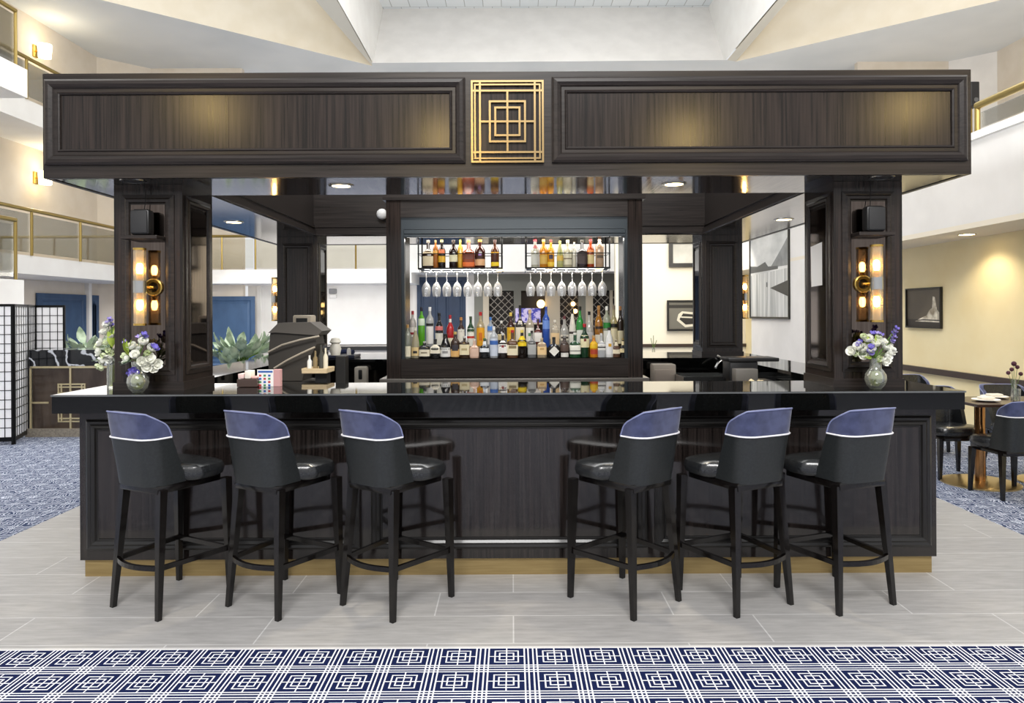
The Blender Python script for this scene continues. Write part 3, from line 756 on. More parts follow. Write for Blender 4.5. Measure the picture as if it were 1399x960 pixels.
FRONT = [  # x, ytop, w, shape, body, kind, cap, label colour, (lz), description, mark, squareness
    (556.8, 443, 9, 'tall', 'b9bdae', 'c', 'b58a4c', 'efe8cf', (.05, .36), 'clear bottle with cream label and cork stopper', None),
    (567.5, 447, 10.5, 'cone', 'd8cfae', 'c', 'e9e4d6', 'e9cf96', (.08, .36), 'pale tapering bottle with spotted tan label', ('2a2a2a', .16, .24, .5)),
    (580, 466, 14, 'flask', '17171a', 'o', 'c9c9c9', 'f0e8d0', (.12, .52), 'squat black bottle with low cream label', ('6b5a40', .3, .36, .5)),
    (594.5, 463, 13, 'wide', '141416', 'o', '222222', 'f1ead6', (.25, .72), 'black bottle with square cream label', ('9b9580', .42, .6, .5)),
    (608.5, 456, 14, 'cone', '1a1a1d', 'o', '1b1b1b', 'ececea', (.06, .44), 'broad black bottle with wide white label', ('9a9a9a', .2, .3, .5)),
    (621.8, 453, 12, 'std', '3b2a22', 'o', 'c9b06a', 'e7b873', (.05, .34), 'brown bottle with peach label and gold cap', ('3d3a42', .28, .5, .7)),
    (634.5, 459, 13, 'flask', '3a2a1c', 'o', 'd9d9d6', 'efe4bf', (.15, .62), 'amber flask with large cream label', ('c2b184', .35, .45, .5)),
    (648, 463, 12, 'wide', 'dcb9a4', 'o', 'e3d9d2', 'd9b9a6', (.08, .7), 'slim pinkish bottle without a contrasting label', ('b98f7c', .5, .54, .5)),
    (661.8, 462, 12, 'wide', '16181c', 'o', '3f6a3c', 'e3e8ee', (.3, .85), 'black bottle with pale blue-white label', ('9fb0c6', .5, .7, .4)),
    (674.5, 446, 11, 'tall', 'e3e9f0', 'c', 'f2f2f4', 'cfd9ea', (.06, .62), 'clear tall vodka-like bottle with blue band', ('3f6fc0', .42, .55, 1.1)),
    (686.7, 455, 12, 'wide', '201714', 'o', 'e2e2e2', 'f3f1ee', (.2, .7), 'dark bottle with white label and red dot', ('8c1d2a', .42, .52, .25)),
    (700, 451, 14, 'wide', '5a3a22', 'o', 'c01f2b', 'f0e6c6', (.1, .62), 'amber bottle with cream label and red cap', ('8a7c5a', .34, .44, .6)),
    (713, 451, 12, 'std', '1c1512', 'o', 'e9d468', 'f2d21e', (.42, .78), 'dark bottle with slanted yellow label', ('c9a710', .55, .6, .7)),
    (726.4, 452, 11, 'wide', '6a6c6e', 'o', '1a1a1a', 'aeb0b0', (.12, .66), 'square bottle with grey label and black cap', ('2a2a2a', .5, .6, .6)),
    (740, 462, 12, 'flask', 'd9c6a6', 'c', 'c9b89a', 'efcf9a', (.15, .72), 'clear flask with peach label', ('d0a86a', .4, .5, .4)),
    (756.5, 461, 14, 'wide', '131417', 'o', '141414', None, (0, 0), 'black bottle with white diamond label', None),
    (771, 459, 12, 'std', '3f332e', 'o', '8c8a88', '5c4a42', (.3, .7), 'brown bottle with dark label and grey shoulders', ('e8e6e0', .03, .22, .9)),
    (785.3, 455, 14, 'wide', '1c4a2c', 'o', 'e9e9e2', 'f0f0e6', (.14, .66), 'green bottle with white label and pale cap', ('1f2f22', .26, .29, 1.0)),
    (798.5, 443, 12, 'std', '173a24', 'o', 'b3202a', 'efe6bd', (.3, .66), 'green bottle with cream label and red cap', ('7a1f1f', .48, .56, .25)),
    (811, 459, 11, 'std', 'd98a1e', 'o', 'caa36a', 'f0c41e', (.42, .72), 'orange amber bottle with yellow label', ('b8432a', .15, .36, 1.0)),
    (821.3, 456, 10, 'wide', 'b9bcc0', 'o', 'e2e2e2', 'eeeeea', (.3, .66), 'pale bottle with white and black banded label', ('1d1d20', .40, .45, 1.1)),
    (832.3, 448, 11, 'cone', 'eff0f0', 'o', '2e2420', 'f6f6f6', (.1, .5), 'frosted white bottle with dark cap', ('d9a41e', .36, .46, .35)),
    (841.5, 464, 9.5, 'wide', '5c4030', 'o', 'd9cdb0', 'efe3c6', (.2, .85), 'brown bottle with cream label and red figure', ('7a2f28', .4, .7, .35)),
    (850.8, 463, 8.5, 'wide', '191614', 'o', 'b89a5a', 'eddcab', (.25, .85), 'black bottle with tan label beside the cabinet edge', ('1a1a1a', .4, .7, .4)),
]
SECOND = [
    (563.8, 424, 10, 'tall', 'd9d4cf', 'c', '9c1f2c', 'efeae2', (.3, .56), 'clear bottle with red bands and red cap', ('9c2430', .36, .42, 1.1)),
    (575.8, 419, 9.5, 'tall', '5fae2e', 'o', '1d1a26', 'dfeedb', (.55, .72), 'bright green liqueur bottle with dark cap', None),
    (587.2, 419, 10.5, 'tall', 'e6e8e8', 'c', 'f2f2f2', 'f3f2f0', (.1, .52), 'white labelled clear bottle with black neck band', ('1a1a1c', .54, .6, 1.15)),
    (600, 427, 11, 'std', '17161a', 'o', '121214', 'ecebe0', (.08, .42), 'black bottle with round white label and pink shoulders', ('d97a78', .5, .62, 1.15)),
    (615, 430, 10, 'std', 'b8242a', 'o', 'a81f2a', 'efe8cf', (.04, .3), 'red bottle with pale neck', ('f1ece4', .78, .88, 1.2)),
    (629.8, 433, 10.5, 'std', '3a2018', 'o', 'c98a4a', 'f0ede2', (.04, .6), 'brown bottle with long white label and copper cap', None),
    (643, 432, 10.5, 'std', '20462a', 'o', '2c3f24', 'eef0e6', (.05, .62), 'dark green bottle with white label and red stripe', ('c2352a', .3, .37, 1.15)),
    (656.5, 426, 11.5, 'std', 'd9c9a0', 'c', 'b8202a', 'efac22', (.05, .56), 'golden labelled bottle with red cap', ('d9761e', .2, .42, .4)),
    (670, 433, 9, 'tall', 'cdd9ea', 'c', '3f7fd0', 'eef2f6', (.1, .5), 'clear bottle with blue cap', ('4a86d8', .56, .7, 1.1)),
    (685, 438, 11, 'round', '2a2420', 'o', 'e6e4de', 'd9c9a0', (.28, .5), 'dark rounded bottle with ornate gold label', None),
    (697.7, 427, 11, 'std', '3a1c14', 'o', 'd9bf5a', 'f0bf2e', (.05, .58), 'brown bottle with tall yellow label', ('e0a01a', .4, .5, .5)),
    (710.5, 417, 12, 'wide', '191310', 'o', '111111', 'f0e8d2', (.03, .48), 'black bottle with cream label and square neck tag', ('efe9dc', .56, .63, .5)),
    (723.8, 423, 11.5, 'std', 'ddd3bd', 'c', 'd9bb8a', 'f2f2ec', (.16, .52), 'clear bottle with white label and tan neck', ('5a8a5a', .3, .38, .4)),
    (735, 436, 10.5, 'wide', '5a1f18', 'o', '3b2a22', 'f1efec', (.2, .66), 'dark red bottle with white label', None),
    (746, 419, 10, 'tall', '2f55b0', 'o', '25408f', '6f95e0', (.45, .66), 'tall cobalt blue bottle', None),
    (758, 437, 11.5, 'flask', 'e3d9c4', 'c', 'efe9dc', 'efd0a0', (.1, .52), 'clear flask with peach label', None),
    (771, 432, 12, 'round', 'd9d9d4', 'c', '6a2f34', 'e9e4d8', (.22, .4), 'silvery ornate rounded bottle', ('4a4440', .28, .34, .9)),
    (782, 424, 10, 'cone', 'e9e6dc', 'o', '232120', 'efece2', (.06, .3), 'white tapering bottle with dark diagonal bands', ('3a2a26', .36, .42, 1.2)),
    (792.3, 419, 10.5, 'std', '2c8a3a', 'o', '161a14', 'eef0e8', (.08, .42), 'emerald green bottle with white label', None),
    (805, 426, 12, 'round', 'e2e2de', 'c', '141414', 'cfcfd0', (.22, .42), 'round clear bottle with black stopper', None),
    (818, 418, 11, 'std', 'd9952e', 'c', 'b5844a', 'f0ebda', (.1, .3), 'amber bottle with cork stopper', ('3a2a1a', .44, .5, 1.1)),
    (829, 419, 10.5, 'tall', 'd5dcc4', 'c', 'f0f0ea', 'eef0e8', (.1, .4), 'clear bottle with green band and white cap', ('2c8a3a', .46, .6, 1.15)),
    (838.5, 418, 10, 'std', 'e3d8a6', 'c', '8f7f6a', 'efe4bf', (.1, .44), 'pale yellow bottle with cream label', ('20201e', .47, .56, 1.1)),
    (847.5, 419, 9, 'std', '33291f', 'o', 'b07a4a', 'e6dcb9', (.08, .4), 'dark brown bottle with tan cap', None),
]
TOPL = [
    (585.5, 327, 13, 'wide', '241511', 'o', '7a6f60', 'd9c9a6', (.08, .42), 'large dark brown bottle with beige labels', ('b5a384', .5, .62, 1.0)),
    (595.5, 327, 6.5, 'tall', '9a5a1e', 'o', '8a6a3a', 'd9a14a', (.5, .62), 'slim amber bottle', None),
    (604, 326, 9.5, 'std', '1a130f', 'o', 'd9b85a', 'd9a82e', (.2, .42), 'dark bottle with orange and yellow labels', ('d9784a', .5, .64, .9)),
    (620, 327, 11, 'std', '20120e', 'o', '2a1c14', 'e3ddb9', (.22, .46), 'dark bottle with pale green label', None),
    (629.3, 326, 6.5, 'tall', 'd9a83a', 'o', 'd9d04a', None, (0, 0), 'slim golden bottle', None),
    (640.8, 327, 15, 'wide', '8a3a14', 'o', 'b57a3a', 'd9661e', (.05, .2), 'broad orange amber bottle', ('6a2a10', .3, .5, .8)),
    (656.2, 326, 13, 'std', '3a1810', 'o', 'e0a02e', 'd9a87a', (.08, .3), 'brown bottle with gold stopper', ('b58ad0', .42, .5, .3)),
    (676.6, 327, 10.5, 'std', '4a2412', 'o', '3a1c12', 'e9c81e', (.06, .2), 'brown bottle with yellow base label', ('d9a01e', .52, .56, 1.1)),
]
TOPR = [
    (731.5, 326, 10.5, 'std', 'cfcdbc', 'c', 'b8282e', 'b9b9b0', (.1, .45), 'silver labelled bottle with red cap', ('7a2a28', .66, .78, .8)),
    (743, 326, 10.5, 'std', 'b8741a', 'o', 'd9a05a', 'c9a24a', (.12, .44), 'golden amber bottle with tan cap', None),
    (753, 327, 8.8, 'std', 'c98a1e', 'o', '7a2a1e', 'e6c03a', (.05, .2), 'honey coloured bottle with dark cap', ('3a2a3a', .3, .45, .6)),
    (765.5, 329, 8.5, 'cone', 'c9c98a', 'c', 'b9ab5a', 'c9a84a', (.25, .45), 'greenish yellow tapering bottle', None),
    (776, 328, 11, 'std', 'd9d2b4', 'c', 'cfc39a', 'cfc9ae', (.1, .5), 'clear bottle with crossed pattern', ('6a5a44', .3, .34, 1.1)),
    (784.8, 331, 5.8, 'tall', 'e0dccb', 'c', 'd9d0b5', None, (0, 0), 'thin pale bottle', None),
    (795.5, 328, 13, 'wide', '231915', 'o', '3a352c', '3b2d28', (.12, .5), 'broad black bottle with dark label', None),
    (807.2, 326, 9.5, 'std', '9a3a14', 'o', 'b02a2a', 'd9c48a', (.12, .44), 'reddish amber bottle with red cap', ('e08a4a', .52, .6, 1.0)),
    (819.5, 324, 10.5, 'tall', 'b59678', 'o', 'c9a88a', 'a08468', (.12, .5), 'tall pinkish tan stone bottle', ('5a4a3a', .3, .4, .8)),
]
WHERE = {'f': 'front cabinet row', 's': 'second cabinet row', 'l': 'left hanging shelf', 'r': 'right hanging shelf'}
for rows, key, d, yb, zb_, grp in ((FRONT, 'f', 5.99, 488.8, SZ1, 'front row bottles in the cabinet'), (SECOND, 's', 6.17, 474.5, SZ2, 'second row bottles in the cabinet'),
                                   (TOPL, 'l', RD, 365.5, RZ, 'bottles on the left hanging shelf'), (TOPR, 'r', RD, 365.5, RZ, 'bottles on the right hanging shelf')):
    for i, r in enumerate(rows):
        sq = 5.0 if r[3] in ('wide', 'flask') else 2.0
        b, desc = bottle(r[0], r[1], yb, r[2] * {'f': 1.06, 's': 1.0, 'l': 1.1, 'r': 1.08}[key], d, zb_, r[3], r[4], r[5], r[6], r[7], r[8], r[9], r[10], sq)
        tag(b, f'{desc}, {ORD[i]} from left, {WHERE[key]}', 'bottle', grp)
        if 'diamond' in desc:
            R = 14 / F * d / 2 * 1.06 + .001; h = (488.8 - 461) / F * d
            m = MB(); zc = h * .32; s = R * .92
            m.quad((-s, -R - .001, zc), (0, -R - .001, zc - s), (s, -R - .001, zc), (0, -R - .001, zc + s)); obj('label', m, lm('f2f0e8'), b)

# ================================================================== BAR STOOLS / CHAIRS
def plan(s, hw, rc):
    """back outline in plan: s = signed arc length from the middle of the back; returns (x, y) with y=0 at the back, +y forward"""
    sg = 1 if s >= 0 else -1; s = abs(s); flat = hw - rc; q = rc * PI / 2
    bow = .012 * (1 - min(s / hw, 1) ** 2)
    if s <= flat: return (sg * s, -bow)
    if s <= flat + q:
        a = (s - flat) / rc; return (sg * (flat + rc * math.sin(a)), rc * (1 - math.cos(a)) - bow)
    return (sg * hw, rc + s - flat - q)
def seat_piece(name, label, cat, P, group):
    """P: seat_top, back_top, seam, hw (half width), depth, foot (rear half, front half, y rear, y front), rails"""
    t = thing(name, label, cat, (0, 0, 0), 0, group)
    hw, dp = P['hw'], P['depth']; yr = -dp / 2
    st, bt, sm, sb = P['seat'], P['top'], P['seam'], P['seat'] - .08
    # seat cushion
    m = MB(True); n = 64; prof = [(.90, sb), (.97, sb + .008), (1.0, sb + .03), (1.0, sb + .045), (.965, st - .012), (.86, st - .001), (.6, st + .006), (.0, st + .010)]
    vs = []
    for k, z in prof:
        for j in range(n):
            a = 2 * PI * (j + .5) / n; ct, s_ = math.cos(a), math.sin(a); e = 5
            q = (abs(ct) ** e + abs(s_) ** e) ** (-1 / e)
            yy_ = s_ * q * dp / 2; u_ = max(0., min(1., (yy_ + .075) / .10)); u_ = u_ * u_ * (3 - 2 * u_); rw = hw * .9 - .036; vs.append((ct * q * k * (rw + (P['shw'] - rw) * u_), max(yy_ * k + .004, yr + .028 - P['lean'] * .15), z))
    fs = [(i * n + j, i * n + (j + 1) % n, (i + 1) * n + (j + 1) % n, (i + 1) * n + j) for i in range(len(prof) - 1) for j in range(n)] + [tuple(range(n - 1, -1, -1))]
    m.add(vs, fs); obj('seat', m, LEATHER, t, True)
    # apron
    m = MB(); m.cbox(-hw * .88, hw * .88, yr * .88, dp / 2 * .93, sb - .042, sb + .001, .006); obj('seat_frame', m, LEGM, t, True)
    # back shell
    bl = hw - .07 + .07 * PI / 2
    lean = P['lean']
    def arc(z):
        f = (z - sb) / (bt - sb)
        ext = P['wing'] * (1 - f) ** .8 + .02
        top = max(0.0, (f - .76) / .24)
        return bl + ext - .075 * top ** 2.6
    def tap(f): return .89 + .11 * min(1, f * 1.3)
    def drop(s, f): return .024 * min(1.0, abs(s) / bl) ** 5 * max(0, (f - .72) / .28) ** 1.5
    def shell(z0, z1, nz, thick):
        m = MB(True); nu = 26; vs = []
        for side in (0, 1):
            for k in range(nz + 1):
                z = z0 + (z1 - z0) * k / nz; f = (z - sb) / (bt - sb)
                A = arc(z)
                for i in range(nu + 1):
                    s = (i / nu * 2 - 1) * A
                    x, y = plan(s, hw, .07)
                    x2, y2 = plan(s * 1.001 + .001, hw, .07); tx, ty = x2 - x, y2 - y; L = math.hypot(tx, ty) or 1
                    nx, ny = -ty / L, tx / L   # inward normal
                    zz = z
                    vs.append((x * tap(f) + nx * thick * side, yr + y + ny * thick * side - lean * f, zz - drop(s, f)))
        W_ = nu + 1; off = (nz + 1) * W_; fs = []
        inner = []
        for k in range(nz):
            for i in range(nu):
                a = k * W_ + i; fs.append((a, a + 1, a + W_ + 1, a + W_)); inner.append((off + a, off + a + W_, off + a + W_ + 1, off + a + 1))
        for i in range(nu):
            fs += [(i, off + i, off + i + 1, i + 1)]; a = nz * W_ + i; fs += [(a, a + 1, off + a + 1, off + a)]
        for k in range(nz):
            a = k * W_; fs += [(a, a + W_, off + a + W_, off + a)]; a = k * W_ + nu; fs += [(a, off + a, off + a + W_, a + W_)]
        m.add(vs, fs + inner); m.m = [0] * len(fs) + [1] * len(inner); return m
    def edge_pts(z, off, A=None):
        f = (z - sb) / (bt - sb); A = A or arc(z); pts = []
        for i in range(31):
            s = (i / 30 * 2 - 1) * A; x, y = plan(s, hw, .07); pts.append((x * tap(f), yr + y - lean * f, z - drop(s, f)))
        return pts
    bsh = obj('back_shell', shell(sb - .002, sm, 6, .034), [SHELLM, LEATHER], t, True)
    vel = obj('back_cushion', shell(sm + .001, bt, 10, .034), [VELVET, LEATHER], t, True)
    vel['label'] = 'blue velvet upper back'
    obj('seam_piping', MB(True).tube([(x * 1.012, y - .004, z) for x, y, z in edge_pts(sm, 0)], .0045, 6), PIPEW, bsh, True)['label'] = 'white piping'
    pts = []
    for k in range(8):
        z = sm + (bt - sm) * k / 8; x, y = plan(-arc(z), hw, .07); f = (z - sb) / (bt - sb); pts.append((x * tap(f), yr + y - lean * f, z - drop(arc(z), f)))
    top = edge_pts(bt, 0); right = []
    for k in range(7, -1, -1):
        z = sm + (bt - sm) * k / 8; x, y = plan(arc(z), hw, .07); f = (z - sb) / (bt - sb); right.append((x * tap(f), yr + y - lean * f, z - drop(arc(z), f)))
    obj('top_piping', MB(True).tube(pts + top + right, .004, 6), PIPEB, vel, True)['label'] = 'lilac edge piping'
    # legs
    fr, ff, y0, y1 = P['foot']; zt_ = sb - .02
    legs = {}
    for sx in (-1, 1):
        for key, hx, yy, tx_, ty_ in (('r', fr, y0, fr - .035, y0 + .045), ('f', ff, y1, ff - .012, y1 - .012)):
            a, b = Vector((sx * hx, yy, 0)), Vector((sx * tx_, ty_, zt_)); m = MB()
            w0, w1 = .012, .021
            vs = [(a.x + q * w0, a.y + w * w0, 0) for q, w in ((-1, -1), (1, -1), (1, 1), (-1, 1))] + [(b.x + q * w1, b.y + w * w1, zt_) for q, w in ((-1, -1), (1, -1), (1, 1), (-1, 1))]
            m.add(vs, [(3, 2, 1, 0), (4, 5, 6, 7), (0, 1, 5, 4), (1, 2, 6, 5), (2, 3, 7, 6), (3, 0, 4, 7)])
            obj('leg', m, LEGM, t); legs[sx, key] = (a, b)
    if P.get('rail'):
        zr = P['rail']
        def at(k): a, b = legs[k]; return a.lerp(b, zr / zt_)
        def bar(pts):
            m = MB(); vs = []
            pts = [Vector(p) for p in pts]
            for i, p in enumerate(pts):
                d = (pts[min(i + 1, len(pts) - 1)] - pts[max(i - 1, 0)]).normalized(); s = Vector((-d.y, d.x, 0))
                for q, w in ((-1, -1), (1, -1), (1, 1), (-1, 1)): vs.append(p + s * q * .009 + Vector((0, 0, w * .012)))
            fs = [(i * 4 + j, i * 4 + (j + 1) % 4, i * 4 + 4 + (j + 1) % 4, i * 4 + 4 + j) for i in range(len(pts) - 1) for j in range(4)] + [(3, 2, 1, 0), tuple(range(len(vs) - 4, len(vs)))]
            m.add(vs, fs); return m
        lr, rr_, lf, rf = at((-1, 'r')), at((1, 'r')), at((-1, 'f')), at((1, 'f'))
        obj('foot_rail', bar([lr.lerp(rr_, i / 10) + Vector((0, -.045 * math.sin(PI * i / 10), 0)) for i in range(11)]), LEGM, t)
        obj('foot_rail', bar([lr, lf]), LEGM, t); obj('foot_rail', bar([rr_, rf]), LEGM, t); obj('foot_rail', bar([lf, rf]), LEGM, t)
    return t
SP = dict(seat=.735, top=1.03, seam=.897, hw=.172, shw=.218, depth=.425, wing=.10, lean=.055, foot=(.182, .21, -.205, .205), rail=.25)
stool = seat_piece('bar_stool', 'x', 'bar stool', SP, 'bar stools at the counter')
# near foot, other rear foot (photo px)
ST = [((159.5, 823), (222, 842), 'leftmost of the three left-hand blue velvet bar stools, beside the carpet'),
      ((311.5, 825.5), (380.5, 845.5), 'middle of the three left-hand blue velvet bar stools'),
      ((467.5, 824.6), (535.5, 848), 'blue velvet bar stool of the left trio standing nearest the middle gap'),
      ((862.6, 845.5), (924.7, 818.7), 'blue velvet bar stool of the right trio standing nearest the middle gap'),
      ((1001.4, 840), (1076, 822), 'middle of the three right-hand blue velvet bar stools'),
      ((1137, 834.5), (1211.7, 819.5), 'rightmost of the three right-hand blue velvet bar stools, towards the dining chairs')]
for i, (a, b, lb) in enumerate(ST):
    A, B = G(*a), G(*b); e = (B - A); yaw = math.atan2(e.y, e.x)
    mid = (A + B) / 2; fwd = Vector((-math.sin(yaw), math.cos(yaw), 0)); c = mid + fwd * .205 + Vector((0, -.015 - (.036, .004, 0, 0, .014, .04)[i], 0))
    if i == 0: stool.location = c; stool.rotation_euler = (0, 0, yaw); stool['label'] = lb
    else: dup(stool, c, yaw, lb)

DP = dict(seat=.475, top=.80, seam=.675, hw=.205, shw=.225, depth=.43, wing=.12, lean=.05, foot=(.20, .205, -.17, .17))
chair = seat_piece('dining_chair', 'dining chair with blue upper back, nearest of the chairs at the table', 'chair', DP, 'dining chairs by the right wall')
chair.location = (4.09, 5.92, 0); chair.rotation_euler = (0, 0, .12)
dup(chair, (4.02, 6.60, 0), PI + .05, 'dark dining chair half hidden behind the bar counter end')
dup(chair, (4.72, 6.74, 0), PI - .1, 'dark dining chair on the far side of the laid table')
dup(chair, (4.46, 7.85, 0), PI + .1, 'dining chair farthest back, below the ship photograph, beside the bar end')

# dining table
def pedestal_table(x0, x1, y0, y1, bases, label, name='dining_table'):
    t = thing(name, label, 'table', ((x0 + x1) / 2, (y0 + y1) / 2, 0))
    part('table_top', t, MB().cbox(x0, x1, y0, y1, .715, .74, .006), mat('walnut_top', '3a2a22', .25))
    for bx, by in bases:
        part('pedestal', t, MB(True).cyl((bx, by, .02), (bx, by, .715), .042, n=20), COPPER, True)
        part('base_disc', t, MB(True).lathe([(.0001, 0), (.31, 0), (.31, .012), (.28, .02), (.0001, .024)], (bx, by, .001), 40), mat('polished_brass_disc', 'e2c68c', .28, 1), True)
    return t
pedestal_table(3.86, 5.1, 5.95, 6.52, ((4.11, 6.31), (4.80, 6.31)), 'dark rectangular table on round polished brass bases, laid for dining')
pedestal_table(2.30, 3.5, 13.2, 13.9, ((2.6, 13.55), (3.2, 13.55)), 'distant dark table behind the bar near the boat photograph')
CER = mat('white_ceramic', 'f2efe9', .25)
def plate(x, y, lb):
    t = thing('napkin_plate', lb, 'plate', (x, y, .7405))
    part('dish', t, MB(True).lathe([(.0001, 0), (.06, 0), (.11, .014), (.108, .017), (.06, .005), (.0001, .005)], (x, y, .7405), 24), CER, True)
    part('napkin', t, MB().cbox(x - .06, x + .06, y - .035, y + .035, .757, .778, .008), mat('linen', 'e6dfcf', .9), True)
plate(4.08, 6.18, 'white plate with folded napkin at the near left corner of the laid table')
plate(4.30, 6.40, 'white plate with folded napkin on the far side of the laid table')
def tumbler(x, y, lb, h=.1, r=.034, m=None, z=.7405, name='tumbler'):
    return tag(obj(name, MB(True).lathe([(.0001, 0), (r * .85, 0), (r, h), (r * .93, h), (r * .8, .006), (.0001, .006)], (0, 0, 0), 18), m or GLASS, smooth=True, loc=(x, y, z)), lb, 'glass' if not m else 'cup')
tumbler(4.37, 6.22, 'clear tumbler beside the bud vase on the laid table')
tumbler(4.53, 6.2, 'white cup behind the nearest dining chair on the laid table', .085, .036, CER)
# bud vase on dining table
t = thing('bud_vase', 'slim glass bud vase with dark red blossoms on the laid table', 'vase', (4.42, 6.32, .7405))
part('glass_body', t, MB(True).lathe([(.0001, 0), (.024, 0), (.026, .02), (.02, .08), (.016, .15), (.018, .17), (.015, .17), (.013, .15), (.0001, .02)], (4.42, 6.32, .7405), 16), VASEG, True)
for k, (dx, dz) in enumerate(((-.02, .25), (.0, .30), (.03, .27), (-.05, .22), (.06, .21))):
    part('stem', t, MB(True).tube([(4.42, 6.32, .78), (4.42 + dx * .5, 6.32, .75 + dz * .6), (4.42 + dx, 6.32, .75 + dz)], .002, 5), STEMG, True)
    part('blossom', t, MB(True).ball((4.42 + dx, 6.32, .75 + dz), .018 + .004 * (k == 1)), mat('dark_red_petal', '4a1f2c', .7), True)
tag(obj('pepper_mill', MB(True).lathe([(.0001, 0), (.022, 0), (.014, .05), (.018, .07), (.02, .09), (.008, .1), (.012, .115), (.0001, .122)], (0, 0, 0), 16), mat('dark_mill', '2a1d16', .3), smooth=True, loc=(4.56, 6.36, .7405)), 'dark pepper mill next to the bud vase on the laid table', 'mill')
t = thing('bud_vase', 'tiny vase with twigs on the distant table behind the bar', 'vase', (2.66, 13.5, .7405))
part('glass_body', t, MB(True).lathe([(.0001, 0), (.03, 0), (.026, .08), (.02, .12), (.0001, .12)], (2.66, 13.5, .7405), 12), VASEG, True)
for k, (dx, dz) in enumerate(((-.05, .28), (.0, .33), (.06, .24))):
    part('stem', t, MB(True).tube([(2.66, 13.5, .82), (2.66 + dx, 13.5, .75 + dz)], .006, 5), STEMG, True)

# ================================================================== FLOWERS ON THE COUNTER
def petal_blossom(r, n, cup=.5, layers=2):
    m = MB(True)
    for l in range(layers):
        k = n - l; rr = r * (1 - .28 * l); cu = cup + .35 * l
        for i in range(k):
            a = 2 * PI * (i + .5 * l) / k; M = Matrix.Rotation(a, 3, 'Z')
            vs = []
            for u, wd_ in ((0.0, .12), (.35, .36), (.7, .42), (.92, .26), (1.0, .05)):
                for s in (-1, 0, 1):
                    p = Vector((u * rr * math.cos(cu * u), s * wd_ * rr, u * rr * math.sin(cu * u * 1.3) + (0 if s else -.05 * rr) + .02 * r * l)); vs.append(M @ p)
            fs = [(j * 3 + q, j * 3 + q + 1, j * 3 + 4 + q, j * 3 + 3 + q) for j in range(4) for q in range(2)]
            m.add(vs, fs)
    m.ball((0, 0, .12 * r), .16 * r, 8, 4)
    return m
def leaf_mb(L, w, bend=.5):
    m = MB(True); vs = []
    prof = [(0, .08), (.2, .7), (.45, 1), (.7, .8), (.9, .35), (1, .02)]
    for u, k in prof:
        a = bend * u
        for s in (-1, 0, 1): vs.append((u * L * math.cos(a), s * k * w / 2, u * L * math.sin(a) - (.12 * w if s == 0 else 0)))
    m.add(vs, [(j * 3 + q, j * 3 + q + 1, j * 3 + 4 + q, j * 3 + 3 + q) for j in range(len(prof) - 1) for q in range(2)])
    return m
def place(o, pos, dirv, spin=0, parent=None):
    q = Vector(dirv).normalized().to_track_quat('Z', 'Y').to_matrix().to_4x4() @ Matrix.Rotation(spin, 4, 'Z')
    o.location = pos; o.rotation_euler = q.to_euler()
PB = {}
def add_blossom(parent, kind, pos, dirv):
    key = kind
    r, n, cup, lay, mt = {'w': (.040, 7, .8, 2, PETW), 'g': (.029, 6, 1.0, 2, PETG), 'p': (.021, 5, .6, 1, PETP), 'l': (.019, 5, .6, 1, PETL), 'b': (.040, 6, .7, 2, PETW)}[kind]
    if key not in PB:
        o = obj('blossom', petal_blossom(r, n, cup, lay), mt, parent, True); PB[key] = o.data
    else:
        o = bpy.data.objects.new('blossom', PB[key]); COL.objects.link(o); o.parent = parent
    place(o, pos, dirv, random.random() * 6); return o
def add_leaf(parent, pos, dirv, L, w, m):
    o = obj('leaf', leaf_mb(L, w), m, parent, True)
    d = Vector(dirv).normalized()
    q = d.to_track_quat('X', 'Z').to_matrix().to_4x4() @ Matrix.Rotation(random.uniform(-.6, .6), 4, 'X')
    o.location = pos; o.rotation_euler = q.to_euler(); return o
def bulb_vase(x, y, z, lb):
    t = thing('glass_vase', lb, 'vase', (x, y, z))
    R = .059
    out = [(.0001, 0), (.03, 0), (.034, .006), (.05, .025), (R, .055), (.056, .085), (.042, .108), (.033, .118), (.031, .135), (.035, .178)]
    inn = [(r - .003, zz) for r, zz in out[::-1]][:-2] + [(.04, .02), (.0001, .012)]
    obj('glass_body', MB(True).lathe(out + inn, (0, 0, 0), 24), VASEG, t, True)
    obj('water', MB(True).lathe([(.0001, .014), (.038, .02), (.053, .05), (.052, .082), (.038, .105), (.0001, .105)], (0, 0, 0), 20), WATER, t, True)
    return t
vy = 4.13
vL = G(188, 537, CZ); vL = Vector((px(188, vy), vy, CZ + .001)); vR = Vector((px(1196, vy), vy, CZ + .001)); vT = Vector((px(153, 4.42), 4.42, CZ + .001))
bulb_vase(*vL, 'bulbous glass vase of white flowers before the left pillar')
bulb_vase(*vR, 'bulbous glass vase of white and violet flowers before the right pillar')
t = thing('glass_vase', 'tall cylindrical glass vase beside the left front pillar', 'vase', vT)
obj('glass_body', MB(True).lathe([(.0001, 0), (.03, 0), (.03, .22), (.034, .24), (.031, .24), (.027, .22), (.027, .01), (.0001, .01)], (0, 0, 0), 20), VASEG, t, True)
obj('water', MB(True).lathe([(.0001, .012), (.026, .012), (.026, .14), (.0001, .14)], (0, 0, 0), 16), WATER, t, True)
